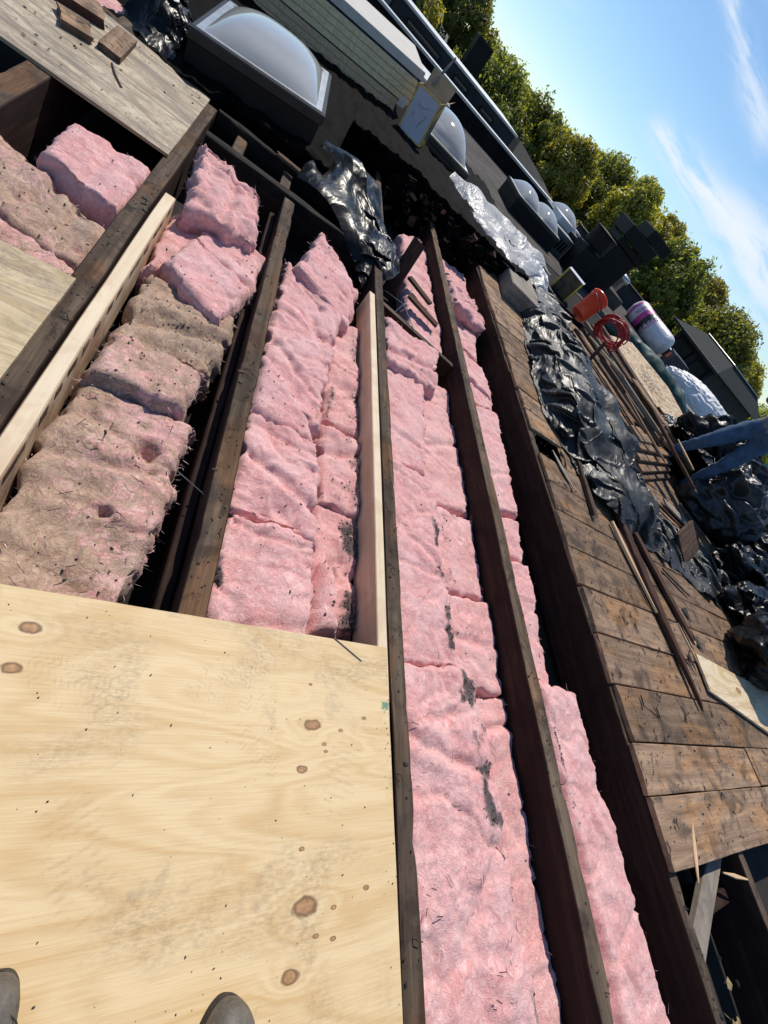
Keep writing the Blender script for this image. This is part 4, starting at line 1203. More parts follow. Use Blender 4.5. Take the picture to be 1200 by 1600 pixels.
# flakes of tar paper on the deck
FL = [(2.30, 0.31, 'near the sawn plank ends, left of two'), (2.43, 0.26, 'near the sawn plank ends, right of two'), (2.36, 1.62, 'beside the pale curved splinter'), (2.75, 0.62, 'left of the dark broken plank'), (2.55, 0.72, 'in the middle of the bare planks'), (3.2, 0.62, 'against the tip of the second broken plank'), (3.45, 0.76, 'just above the pale plywood offcut'), (3.50, 0.98, 'between the offcut and the grey plastic')]
for k, (x, y, where) in enumerate(FL):
    n = rs2.randint(5, 8)
    ang = np.sort(rs2.uniform(0, 6.28, n))
    rr = rs2.uniform(.4, 1.0, n) * (0.028 + 0.055 * (x > 2.95))
    el = rs2.uniform(.35, .8)
    top = [(x + r * math.cos(a) * el, y + r * math.sin(a) * 1.2, .031 + rs2.uniform(0, .006)) for r, a in zip(rr, ang)]
    bot = [(a, b, c - .004) for a, b, c in top]
    F = [tuple(range(n)), tuple(range(2 * n - 1, n - 1, -1))] + [(i, n + i, n + (i + 1) % n, (i + 1) % n) for i in range(n)]
    o = mobj('tar_paper_flake', top + bot, F, M_crumb)
    tag(o, 'black flake of tar paper on the deck ' + where, 'tar flake', 'tar paper flakes on the deck')
# nails
for p0, p1, lab in [((.085, .745, -.03), (.17, .70, -.035), 'shiny nail bridging the dark gap left of worn joist'), ((-.17, .335, -.02), (-.09, .315, .02), 'shiny nail lying at the left end of the plywood edge'), ((.575, .345, .0225), (.665, .295, .0225), 'dark thin nail lying on the plywood below its top edge')]:
    o = MB().tube([p0, p1], .0012, 6).build('nail', M_nail)
    tag(o, lab, 'nail')
# bent nails and nail heads left in the joist tops, too small to pick apart
mb = MB()
for (xa, xb, ya, yb, nn_) in ((-.33, -.28, .6, 2.2, 16), (.18, .23, .4, 2.6, 26), (.79, .835, -.6, 3.0, 26), (1.465, 1.52, -.7, 3.8, 34), (2.09, 2.13, -.7, -.32, 6)):
    for k in range(nn_):
        x, y = rs2.uniform(xa, xb), rs2.uniform(ya, yb)
        if rs2.rand() < .55:
            mb.tube([(x, y, -.004), (x, y, .0025)], rs2.uniform(.0025, .004), 7)
        else:
            a = rs2.uniform(0, 6.3)
            l = rs2.uniform(.008, .022)
            mb.tube([(x, y, -.004), (x + .3 * l * math.cos(a), y + .3 * l * math.sin(a), .7 * l), (x + l * math.cos(a), y + l * math.sin(a), .8 * l)], .0013, 5)
o = mb.build('joist_nails', simple('rusty_nail', (0.10, 0.055, 0.035), 0.7, 0.4, 0.4, 80.0, 0.2))
tag(o, 'rusty nail heads and bent nails left in the joist tops', 'nails', kind='stuff')
mb = MB()
for (xa, xb, ya, yb, nn_) in ((-.33, -.275, .5, 2.2, 80), (.175, .235, .38, 2.65, 90), (.785, .84, -.6, 3.0, 70), (1.458, 1.525, -.8, 4.4, 110), (2.09, 2.14, -.8, -.32, 40), (2.09, 2.3, -.28, 4.0, 160)):
    zt_ = .0255 if xb > 2.2 else .002
    for k in range(nn_):
        x, y = rs2.uniform(xa, xb), rs2.uniform(ya, yb)
        s = rs2.uniform(.0008, .0026) if rs2.rand() < .93 else rs2.uniform(.003, .007)
        v = np.array(boxv(-1, 1, -1.6, 1.6, -.22, .22)) * s * rs2.uniform(.4, 1.3, (8, 3))
        rm = np.array(Matrix.Rotation(rs2.uniform(0, 6.3), 3, 'Z'))
        mb.add(v @ rm.T + np.array((x, y, zt_)), BOXF, 0 if rs2.rand() < .7 else 1)
o = mb.build('felt_scraps', [M_crumb, M_board])
tag(o, 'bits of torn roofing felt and wood stuck along the joists', 'debris', kind='stuff')
# leaves and rubbish down in the bottom right bay
mb = MB()
for k in range(90):
    x, y = rs2.uniform(1.96, 2.07), rs2.uniform(-.95, -.35)
    if k > 55:
        x, y = rs2.uniform(2.3, 2.8), rs2.uniform(-1.0, -.66)
    s = rs2.uniform(.012, .035)
    a = rs2.uniform(0, 6.3)
    v = np.array([(-1, -.4, 0), (0, -.6, .3), (1, 0, 0), (0, .6, .3), (-1, .4, .1)]) * s
    rm = np.array(Matrix.Rotation(a, 3, 'Z') @ Matrix.Rotation(rs2.normal(0, .5), 3, 'X'))
    mb.add(v @ rm.T + np.array((x, y, -.24 + rs2.uniform(0, .06))), [(0, 1, 2, 3, 4)])
o = mb.build('dry_leaves', M_chinkdirt)
tag(o, 'dry leaves and dirt at the bottom of the right hand bays', 'debris', kind='stuff')

# ================================================================== THINGS ON THE ROOF
def dome_mesh(mb, x0, x1, y0, y1, z, hgt, mi=0, n=26, power=2.6, slope=0.0):
    u = np.linspace(-1, 1, n)
    U, W = np.meshgrid(u, u)
    h = hgt * ((1 - np.abs(U) ** power) * (1 - np.abs(W) ** power)) ** 0.75
    X = x0 + (U + 1) / 2 * (x1 - x0)
    Y = y0 + (W + 1) / 2 * (y1 - y0)
    Z = z + h + slope * (X - x0)
    mb.add(np.stack([X, Y, Z], -1).reshape(-1, 3), grid_faces(n, n), mi)


def skylight(name, x0, x1, y0, y1, zb, zt, dome_h, label, slope=0.0, n_dome=1, curb_mat=None, frame=0.035):
    """zb: foot of the curb (below the roof), zt: top of frame at x0; slope lifts the right side"""
    r = empty(name, ((x0 + x1) / 2, (y0 + y1) / 2, zb))
    c = np.array(r.location)

    def sv(v):
        v = np.array(v, float)
        up = slope * (v[:, 0] - x0)
        v[:, 2] += up
        return v - c
    mb = MB()
    mb.add(sv(boxv(x0 + .01, x1 - .01, y0 + .01, y1 - .01, zb, zt - 0.055)), BOXF)
    mb.build('curb', curb_mat or M_blackmetal, r)
    mb = MB()
    for (a, b, d, e) in ((x0, x1, y0, y0 + frame), (x0, x1, y1 - frame, y1), (x0, x0 + frame, y0 + frame, y1 - frame), (x1 - frame, x1, y0 + frame, y1 - frame)):
        v, f = bevel_box(a, b, d, e, zt - 0.055, zt, .006)
        mb.add(sv(v), f)
    mb.build('frame', M_frame, r)
    mb = MB()
    for (a, b, d, e) in ((x0 + frame * .8, x1 - frame * .8, y0 + frame * .8, y0 + frame * 1.8), (x0 + frame * .8, x1 - frame * .8, y1 - frame * 1.8, y1 - frame * .8), (x0 + frame * .8, x0 + frame * 1.8, y0 + frame * 1.8, y1 - frame * 1.8), (x1 - frame * 1.8, x1 - frame * .8, y0 + frame * 1.8, y1 - frame * 1.8)):
        mb.add(sv(boxv(a, b, d, e, zt - .02, zt + .006)), BOXF)
    mb.build('retainer', M_alu, r)
    mobj('bounce_panel', sv([(x0 + .05, y0 + .05, zt - .045), (x1 - .05, y0 + .05, zt - .045), (x1 - .05, y1 - .05, zt - .045), (x0 + .05, y1 - .05, zt - .045)]), [(0, 1, 2, 3)], M_white, r)  # white panel added under the dome to brighten it by bounced light
    step = (x1 - x0 - 2 * frame) / n_dome
    for k in range(n_dome):
        a = x0 + frame + step * k
        mb = MB()
        dome_mesh(mb, a + .02, a + step - .02, y0 + frame + .02, y1 - frame - .02, zt + .004 + slope * (a - x0), dome_h, slope=slope)
        mb.v = [tuple(np.array(p) - c) for p in mb.v]
        mb.build('dome', M_dome, r, smooth=True)
    tag(r, label, 'skylight')
    return r


sk = skylight('skylight', -0.515, 0.23, 3.30, 4.36, -0.02, 0.178, 0.12, 'big domed skylight on black curb at the top of the opening', slope=0.148)
skylight('skylight', 1.27, 1.98, 5.80, 6.85, 0.10, 0.30, 0.22, 'small domed skylight partly behind the cardboard box', curb_mat=M_frame)
skylight('skylight', 3.62, 4.78, 8.05, 8.95, 0.05, 0.34, 0.16, 'double domed skylight on tall black curb beyond the white plastic', n_dome=2)
skylight('skylight', 5.75, 6.6, 10.6, 11.5, 0.05, 0.40, 0.22, 'far domed skylight showing behind the round chimney cap')

# stack of rigid insulation boards
slope = math.atan(0.105)
zcur = 0.155
rs = random.Random(4)
ordn = ['lowest board', 'second board from the bottom', 'third board from the bottom', 'fourth board from the bottom', 'fifth board from the bottom', 'sixth board from the bottom', 'second board from the top', 'top pale board']
for k in range(8):
    th = 0.048 if k < 7 else 0.068
    g = 0.003 if k not in (3, 7) else (0.012 if k == 3 else 0.018)
    ox = rs.uniform(-.012, .012) + (-.09 if k < 3 else 0) + (0.02 if k == 7 else 0)
    v, f = bevel_box(-2.45 + ox, 0 + ox, rs.uniform(-.01, .01), 1.42, 0, th, .003)
    vv = np.array(v)
    # cut edges of foam are a little uneven
    o = mobj('foam_board', vv, f, [M_foam_edge2 if k < 3 else (M_foam_edge if k < 7 else M_foam_face), M_foam_face], recenter=False, idx=[1 if i == 5 or i == 4 else 0 for i in range(len(f))])
    o.location = (1.03, 5.80, zcur + g)
    o.rotation_euler = (0, -slope, 0)
    zcur += th + g
    tag(o, 'grey green rigid foam board, ' + ordn[k] + ' in the stack behind the skylight', 'foam board', 'stack of foam boards')
mb = MB()
mb.add([(0.93, 5.785, .27), (1.0, 5.77, .28), (1.03, 5.775, .35), (.97, 5.785, .37), (.95, 5.79, .33)], [(0, 1, 2, 3, 4)])
mb.add([(0.93, 5.79, .27), (.97, 5.79, .37), (.95, 5.80, .33)], [(0, 1, 2)])
o = mb.build('plastic_wrap_scrap', M_clear)
tag(o, 'scrap of white plastic wrap on the corner of foam stack', 'wrap scrap')


# cardboard box
def printed(name, base, stripes, seed, scale=(9, 30, 30)):
    m, t = new_mat(name)
    c = t.coord('Object')
    n = t.n('ShaderNodeTexBrick', None, Vector=t.mapv(c, scale=scale, loc=(seed, seed, seed)), Scale=1.0)
    for k, s in enumerate(('Color1', 'Color2', 'Mortar')):
        n.inputs[s].default_value = (*stripes[k], 1)
    n.inputs['Mortar Size'].default_value = 0.12
    nz = t.noise(c, 9.0, 4.0)
    col = t.mix(t.maprange(nz.outputs[0], 0.42, 0.6), n.outputs[0], base)
    finish(t, col, 0.6)
    return m


M_card = simple('brown_cardboard', (0.42, 0.29, 0.17), 0.85, 0, 0.15, 14.0, 0.2)
M_lav = simple('lavender_white_carton', (0.52, 0.51, 0.60), 0.6, 0, 0.08, 6.0, 0.1)
M_yel = printed('yellow_printed_carton', (0.55, 0.36, 0.05), [(0.62, 0.42, 0.04), (0.30, 0.06, 0.03), (0.05, 0.035, 0.03)], 1.3)
M_yelb = simple('yellow_carton_edge', (0.62, 0.44, 0.12), 0.6, 0, 0.2, 20.0, 0.1)
M_blackprint = simple('black_print', (0.03, 0.025, 0.035), 0.6)
bx = empty('cardboard_box', (1.165, 5.52, 0.20), R3(-24))
tag(bx, 'open carton with white front and yellow edges standing on the roof edge', 'box')
bx.rotation_euler = (R3(3), R3(-4), R3(-24))
W, D, HH = 0.27, 0.20, 0.37
mb = MB()
mb.box(-W / 2, W / 2, -D / 2, -D / 2 + .006, 0, HH)
mb.build('front_panel', M_lav, bx)
mb = MB()
mb.box(W / 2 - .006, W / 2, -D / 2 + .006, D / 2 - .006, 0, HH)
mb.box(-W / 2, -W / 2 + .006, -D / 2 + .006, D / 2 - .006, 0, HH)
mb.build('side_panel', M_yel, bx)
mb = MB()
mb.box(-W / 2, W / 2, D / 2 - .006, D / 2, 0, HH)
mb.box(-W / 2 + .006, W / 2 - .006, -D / 2 + .006, D / 2 - .006, 0, .006)
mb.build('back_panel', M_card, bx)
mb = MB()
for (a, b) in ((-W / 2 - .0015, -W / 2 + .014), (W / 2 - .014, W / 2 + .0015)):
    mb.box(a, b, -D / 2 - .002, -D / 2 + .001, 0, HH)
mb.box(-W / 2 + .014, W / 2 - .014, -D / 2 - .002, -D / 2 + .001, HH - .012, HH + .001)
mb.box(-W / 2 + .014, W / 2 - .014, -D / 2 - .002, -D / 2 + .001, -.001, .012)
mb.build('yellow_border', M_yelb, bx)
mb = MB()
mb.add([(-W / 2, D / 2, HH), (W / 2, D / 2, HH), (W / 2 + .01, D / 2 + .06, HH + .13), (-W / 2, D / 2 + .05, HH + .13)], [(0, 1, 2, 3)])
mb.build('flap', M_card, bx)
mb = MB()
mb.add([(W / 2, -D / 2, HH), (W / 2, D / 2, HH), (W / 2 + .07, D / 2 - .02, HH + .07), (W / 2 + .07, -D / 2 + .01, HH + .05)], [(0, 1, 2, 3)])
mb.build('flap', M_card, bx)
mb = MB()
# smudged marks on the white front: an arc, a blot and a crooked line
arc = [(-.06 + .013 * k, -D / 2 - .0035, HH * .72 + .018 * math.sin(k * .42 + 3.4)) for k in range(11)]
mb.tube(arc, .0035, 5)
M_faint = simple('faint_grey_print', (0.36, 0.35, 0.42), 0.6)
mb.build('printed_mark', M_faint, bx)
mb = MB()
mb.box(-.075, -.05, -D / 2 - .004, -D / 2 - .001, HH * .42, HH * .5)
mb.build('printed_mark', M_faint, bx)
mb = MB()
mb.tube([(.02, -D / 2 - .0035, HH * .28), (.035, -D / 2 - .0035, HH * .42), (.055, -D / 2 - .0035, HH * .52), (.06, -D / 2 - .0035, HH * .6)], .0045, 5)
mb.build('printed_mark', M_faint, bx)
o = beam('wood_sliver', (1.10, 5.60, .60), (1.20, 5.80, .86), .03, .008, M_greyboard, seed=52, taper=[1, .9, .5])
tag(o, 'thin grey sliver of wood sticking up out of carton', 'sliver')

# second carton, yellow, in the black plastic
b2 = empty('cardboard_box', (4.20, 6.05, 0.075), R3(-38))
tag(b2, 'black and yellow printed carton half sunk behind the black plastic', 'box')
M_yel2 = printed('black_yellow_carton', (0.10, 0.075, 0.03), [(0.62, 0.48, 0.05), (0.42, 0.05, 0.03), (0.04, 0.03, 0.025)], 2.3, (7, 26, 16))
v, f = bevel_box(-.16, .16, -.13, .13, 0, .30, .006)
mobj('carton_body', v, f, M_yel2, b2)
v, f = bevel_box(-.162, .162, -.132, .132, .301, .31, .003)
mobj('lid', v, f, M_lav, b2)
for s in (-1, 1):
    v, f = bevel_box(s * .150 - .013, s * .150 + .013, -.135, -.128, 0.002, .30, .002)
    mobj('yellow_edge', v, f, simple('carton_yellow', (0.70, 0.52, 0.04), 0.5), b2)


# ------------------------------------------------------------------ crumpled sheets
def crumple(P, amp, seed, f0=4.5, oct_=4):
    w = np.stack([perlin(P * 2.3 + seed), perlin(P * 2.3 + seed + 40), perlin(P * 2.3 + seed + 80)], -1)
    Q = P + 0.12 * w
    h = 0.0
    a, f = amp, f0
    for k in range(oct_):
        q = Q * f * np.array((1.0, 0.62, 0.9)) + seed * 1.9 + 13 * k
        h = h - a * (np.abs(perlin(q)) - 0.25)
        a *= 0.40
        f *= 2.15
    return h


def resample(poly, n):
    p = np.asarray(poly, float)
    d = np.concatenate([[0], np.cumsum(np.linalg.norm(np.diff(p, axis=0), axis=1))])
    t = np.linspace(0, d[-1], n)
    out = np.stack([np.interp(t, d, p[:, k]) for k in range(3)], -1)
    ker = np.hanning(max(3, n // 18 | 1))
    ker /= ker.sum()
    pad = len(ker) // 2
    for k in range(3):
        out[:, k] = np.convolve(np.pad(out[:, k], pad, 'edge'), ker, 'valid')[:n]
    return out


def solve_pair(P, sl_a, sl_b, rest, k):
    d = P[sl_b] - P[sl_a]
    l = np.sqrt((d * d).sum(-1)) + 1e-9
    c = (0.5 * k * (1 - rest / l))[..., None] * d
    P[sl_a] += c
    P[sl_b] -= c


def cloth_relax(P, sup, excess, iters, bend=0.5, grav=0.0006, lock=None):
    """position-based sheet: the sheet is larger than the space it has been pushed into, so it buckles into folds"""
    nv, nu = P.shape[:2]
    rng = [slice(None)] * 3

    def pairs(du, dv):
        out = []
        for par in range(2):
            if du and not dv:
                ia = np.arange(par * du, nu - du, 1)
                ia = ia[(ia // du) % 2 == par]
                out.append(((slice(None), ia), (slice(None), ia + du)))
            elif dv and not du:
                ia = np.arange(par * dv, nv - dv, 1)
                ia = ia[(ia // dv) % 2 == par]
                out.append(((ia, slice(None)), (ia + dv, slice(None))))
        return out
    vary = 0.12 + 1.8 * np.clip(0.40 + 1.1 * perlin(P * 1.9 + 3.3) + 0.5 * perlin(P * 5.3 + 8.1), 0, 1)
    sets = []
    for (du, dv, k) in ((1, 0, 1.0), (0, 1, 1.0), (2, 0, bend), (0, 2, bend), (4, 0, bend * .5), (0, 4, bend * .5)):
        for a_, b_ in pairs(du, dv):
            d = P[b_] - P[a_]
            sets.append((a_, b_, np.sqrt((d * d).sum(-1)) * (1 + excess * (vary[a_] + vary[b_]) * .5), k))
    for par in range(2):
        for sg in (0, 1):
            ia = np.arange(par, nv - 1, 2)
            if sg == 0:
                a_, b_ = (ia[:, None], np.arange(0, nu - 1)[None, :]), (ia[:, None] + 1, np.arange(1, nu)[None, :])
            else:
                a_, b_ = (ia[:, None], np.arange(1, nu)[None, :]), (ia[:, None] + 1, np.arange(0, nu - 1)[None, :])
            d = P[b_] - P[a_]
            sets.append((a_, b_, np.sqrt((d * d).sum(-1)) * (1 + excess * (vary[a_] + vary[b_]) * .5), 0.6))
    prev = P.copy()
    home = P.copy()
    for it in range(iters):
        v = (P - prev) * 0.86
        prev = P.copy()
        P = P + v
        P[..., 2] -= grav
        for a_, b_, r, k in sets:
            solve_pair(P, a_, b_, r, k)
        low = P[..., 2] < sup
        P[..., 2] = np.where(low, sup, P[..., 2])
        P[..., :2] = np.where(low[..., None], P[..., :2] * 0.4 + prev[..., :2] * 0.6, P[..., :2])
        P[..., :2] += 0.012 * (home[..., :2] - P[..., :2])
    return P


def upsample(P, f):
    nv, nu = P.shape[:2]
    iu = np.linspace(0, nu - 1, (nu - 1) * f + 1)
    iv = np.linspace(0, nv - 1, (nv - 1) * f + 1)
    u0 = np.clip(iu.astype(int), 0, nu - 2)
    v0 = np.clip(iv.astype(int), 0, nv - 2)
    fu = (iu - u0)[None, :, None] if P.ndim == 3 else (iu - u0)[None, :]
    fv = (iv - v0)[:, None, None] if P.ndim == 3 else (iv - v0)[:, None]
    A = P[v0][:, u0] * (1 - fu) + P[v0][:, u0 + 1] * fu
    B = P[v0 + 1][:, u0] * (1 - fu) + P[v0 + 1][:, u0 + 1] * fu
    return A * (1 - fv) + B * fv


def draped(name, rails, nu, nv, mat, label, cat, seed, ex=(0.16, 0.07), zmin=0.03, edge_amp=0.03, its=(120, 60), f=2, jit=0.02, zk=0.8, bend=0.5, fine=0.045):
    """a sheet laid through a set of rails and then relaxed into folds"""
    R = np.array([resample(r, nu) for r in rails])
    tt = np.linspace(0, len(rails) - 1, nv)
    i0 = np.clip(np.floor(tt).astype(int), 0, len(rails) - 2)
    fr = tt - i0
    sm = fr * fr * (3 - 2 * fr) * 0.5 + fr * 0.5
    P = R[i0] * (1 - sm)[:, None, None] + R[i0 + 1] * sm[:, None, None]
    P[..., 0] += edge_amp * perlin(P * 3 + seed)
    P[..., 1] += edge_amp * perlin(P * 3 + seed + 20)
    sup = np.maximum(zmin, zmin + (P[..., 2] - zmin) * zk + 0.10 * perlin(P * 2.2 + seed) + 0.03 * perlin(P * 5 + seed))
    P[..., 2] = np.maximum(P[..., 2], sup) + jit * (0.6 + perlin(P * 5 + seed * 2))
    P = cloth_relax(P, sup, ex[0], its[0], bend)
    P = upsample(P, f)
    sup = upsample(sup, f)
    P[..., 2] += 0.004 * perlin(P * 19 + seed)
    P = cloth_relax(P, sup, ex[1], its[1], bend * .6)
    gu, gv = np.gradient(P, axis=1), np.gradient(P, axis=0)
    N = np.cross(gu, gv)
    N /= np.linalg.norm(N, axis=-1)[..., None] + 1e-9
    N *= np.sign(N[..., 2:3] + 1e-6)
    P = P + N * crumple(P, fine, seed, 5.5, 4)[..., None]
    h, w = P.shape[:2]
    o = mobj(name, P.reshape(-1, 3), grid_faces(w, h), mat, smooth=True)
    md = o.modifiers.new('smooth', 'SUBSURF')
    md.levels = 1
    md.render_levels = 1
    if label:
        tag(o, label, cat)
    return o


railN = [(3.00, 4.98, .03), (2.70, 4.16, .03), (2.40, 2.90, .03), (2.36, 2.32, .03), (2.49, 2.06, .03), (2.66, 1.70, .03), (2.83, 1.54, .03), (3.18, 1.46, .03), (3.68, 1.40, .03), (4.16, 1.26, .03), (4.8, 1.19, .03), (5.5, 1.1, .03)]
railM1 = [(3.15, 5.15, .14), (2.86, 4.2, .20), (2.55, 3.0, .25), (2.50, 2.40, .27), (2.62, 2.14, .26), (2.82, 1.80, .24), (3.02, 1.63, .19), (3.36, 1.56, .12), (3.80, 1.50, .07), (4.26, 1.38, .05), (4.9, 1.3, .05), (5.6, 1.22, .05)]
railM2 = [(3.42, 5.55, .18), (3.20, 4.55, .26), (2.95, 3.25, .32), (2.84, 2.60, .33), (2.98, 2.36, .31), (3.20, 2.08, .27), (3.32, 1.86, .20), (3.62, 1.75, .14), (4.15, 1.70, .07), (4.7, 1.58, .05), (5.2, 1.48, .05), (5.8, 1.36, .05)]
railF = [(3.80, 6.05, .10), (3.72, 4.9, .18), (3.62, 3.7, .25), (3.55, 3.05, .25), (3.68, 2.72, .21), (3.76, 2.38, .14), (3.8, 2.10, .06), (3.98, 1.98, .05), (4.6, 1.95, .04), (5.2, 1.76, .04), (5.6, 1.6, .04), (6.1, 1.5, .04)]
draped('plastic_sheet', [railN, railM1, railM2, railF], 330, 72, M_black_plastic, 'long crumpled black plastic sheet draped over the plank deck', 'plastic sheet', 5.0, ex=(.17, .055), zmin=.032, fine=.020, bend=.22, zk=.65, its=(110, 50))
# the strip of white plastic blown along the roof edge
draped('plastic_sheet', [[(1.70, 5.46, .28), (1.92, 5.10, .21), (2.06, 4.72, .19), (2.30, 4.50, .17), (2.60, 4.45, .17)], [(1.76, 5.58, .34), (2.05, 5.34, .31), (2.32, 5.05, .34), (2.66, 4.95, .32), (3.05, 5.05, .27)], [(1.82, 5.72, .30), (2.30, 5.78, .27), (2.75, 5.68, .30), (3.25, 5.72, .26), (3.8, 6.0, .18)]], 90, 18, M_clear, 'long strip of crumpled white clear plastic along the roof edge', 'plastic sheet', 9.0, ex=(.08, .03), zmin=.14, fine=.012)
draped('plastic_sheet', [[(2.9, 5.15, .12), (3.1, 4.95, .14), (3.35, 4.95, .10)], [(2.95, 5.3, .2), (3.25, 5.15, .24), (3.5, 5.1, .12)], [(3.1, 5.5, .10), (3.4, 5.4, .14), (3.62, 5.3, .06)]], 30, 18, M_clear, 'small loose end of clear plastic at the block', 'plastic sheet', 19.0, zmin=.05)
# black plastic hanging over the header
draped('plastic_sheet', [[(.20, 2.95, .07), (.34, 2.88, .09), (.52, 2.86, .07), (.66, 2.72, .02), (.78, 2.58, -.06)], [(.26, 3.2, .15), (.42, 3.16, .20), (.60, 3.06, .20), (.76, 2.86, .13), (.88, 2.66, .0)], [(.34, 3.6, .19), (.52, 3.5, .27), (.70, 3.28, .26), (.86, 3.04, .20), (.97, 2.88, .06)], [(.40, 3.80, .12), (.58, 3.74, .16), (.80, 3.45, .12), (.96, 3.16, .08), (1.0, 3.0, -.06)]], 100, 66, M_bag, 'shiny black plastic bundle hanging over the header below skylight', 'plastic sheet', 3.0, ex=(.18, .07), zmin=-.2, edge_amp=.05, fine=.022, bend=.22, its=(90, 45))
draped('plastic_sheet', [[(-.78, 3.3, .02), (-.66, 3.24, .05), (-.56, 3.2, .02)], [(-.76, 3.55, .22), (-.64, 3.5, .26), (-.54, 3.46, .16)], [(-.8, 3.9, .14), (-.66, 3.86, .20), (-.54, 3.8, .12)]], 50, 44, M_bag, 'scrap of black plastic beside the left corner of big skylight', 'plastic sheet', 23.0, zmin=-.05, fine=.04, bend=.16)


# ------------------------------------------------------------------ bags and sacks
def bag(name, c, r, seed, mat, label, cat='bag', amp=.12, f0=1.4, flat=.55, n=150, tie=False, rz=0.0):
    a = np.linspace(0, 2 * np.pi, n, endpoint=False)
    b = np.linspace(-np.pi / 2, np.pi / 2, n // 2)
    A, B = np.meshgrid(a, b)
    D = np.stack([np.cos(B) * np.cos(A), np.cos(B) * np.sin(A), np.sin(B)], -1)
    P = D * (1 + amp * fbm(D * 1.4 + seed, 2)[..., None] + crumple(D * 1.0 + seed * .3, amp * 1.9, seed, f0 * 1.25, 4)[..., None] + crumple(D * 1.0 + seed * .7, amp * .32, seed + 3, f0 * 4.2, 3)[..., None])
    if tie:
        P[..., 2] += 0.5 * np.clip(B - 1.25, 0, 1) * 2
    P = P * np.array(r)
    zf = -r[2] * flat
    P[..., 2] = np.where(P[..., 2] < zf, zf + (P[..., 2] - zf) * 0.05, P[..., 2])
    P[..., 2] -= zf - 0.02
    cs, sn = math.cos(rz), math.sin(rz)
    X = P[..., 0] * cs - P[..., 1] * sn
    Y = P[..., 0] * sn + P[..., 1] * cs
    P = np.stack([X, Y, P[..., 2]], -1) + np.array(c)
    o = mobj(name, P.reshape(-1, 3), grid_faces(n, n // 2, 0, True), mat, smooth=True)
    tag(o, label, cat)
    return o


bag('rubbish_bag', (4.62, 0.80, .025), (.66, .30, .30), 41, M_bag, 'bulging black rubbish bag at the right edge by pale plywood offcut', rz=R3(12), amp=.14)
bag('rubbish_bag', (5.55, 2.62, .0), (.50, .42, .42), 42, M_bag_navy, 'dark navy rubbish bag with sharp folds behind the plank pile', rz=R3(30), amp=.22)
bag('rubbish_bag', (6.3, 2.15, .0), (.62, .44, .33), 43, M_bag, 'black rubbish bag at the right edge above the grey plastic fold', amp=.22, rz=R3(20))
bag('rubbish_bag', (5.9, 3.35, .0), (.75, .42, .52), 44, M_bag, 'tall black rubbish bag in front of the person in jeans', amp=.22, rz=R3(-25))
bag('rubbish_bag', (5.6, 1.72, .0), (.55, .32, .22), 45, M_bag, 'flat black rubbish bag lying on the grey plastic fold', amp=.25, rz=R3(-10))
bag('rubbish_bag', (5.05, 1.28, .03), (.5, .24, .16), 46, M_bag, 'low black bag between grey plastic and bulging bag', amp=.25, rz=R3(5))
draped('plastic_sheet', [[(4.9, 3.9, .25), (5.0, 3.3, .45), (5.3, 2.9, .48), (5.9, 2.9, .35)], [(5.2, 4.0, .3), (5.35, 3.5, .5), (5.6, 3.2, .55), (6.2, 3.2, .45)], [(5.6, 4.2, .2), (5.8, 3.8, .42), (6.1, 3.5, .45), (6.6, 3.5, .35)]], 110, 60, M_bag, 'glossy crumpled black plastic lying over the bags near person', 'plastic sheet', 29.0, ex=(.18, .07), zmin=.05, fine=.05, bend=.16, its=(80, 40))
# white woven sacks
bag('woven_sack', (9.75, 6.75, .0), (1.30, .42, .40), 47, M_whitebag, 'long wrinkled white wrapped bundle behind the green tarpaulin', 'bundle', amp=.05, rz=R3(-60), f0=4.0, n=220)
bag('woven_sack', (8.55, 5.35, .0), (.40, .3, .24), 48, M_whitebag, 'small white plastic lump in front of the woven sack', 'sack', amp=.2, rz=R3(-40))
o = MB().box(-.28, .28, -.2, .2, 0, .28, bev=.008).build('crate', M_greyboard)
o.location = (8.15, 5.95, .0)
o.rotation_euler = (R3(0), R3(0), R3(-20))
tag(o, 'small grey box beside the white sack', 'crate')
for k, (zo, lab) in enumerate([(.10, 'black cable looped in front of the white sack, upper one'), (.06, 'black cable looped in front of the white sack, lower one')]):
    tt = np.linspace(0, 1, 30)
    pts = np.stack([7.6 + 1.6 * tt + .1 * np.sin(7 * tt + k), 5.6 - 1.0 * tt + .25 * np.sin(5 * tt + k * 2), zo + .22 * np.sin(tt * 3.14) + .05 * np.sin(11 * tt)], -1)
    o = MB().tube(pts, .012, 8).build('cable', M_blackmetal, smooth=True)
    tag(o, lab, 'cable')

# ------------------------------------------------------------------ boards on the deck and the pile
def plankthing(name, p0, p1, w, h, mat, label, seed, cat='board', group=None, **kw):
    o = beam(name, p0, p1, w, h, mat, seed=seed, **kw)
    tag(o, label, cat, group)
    return o


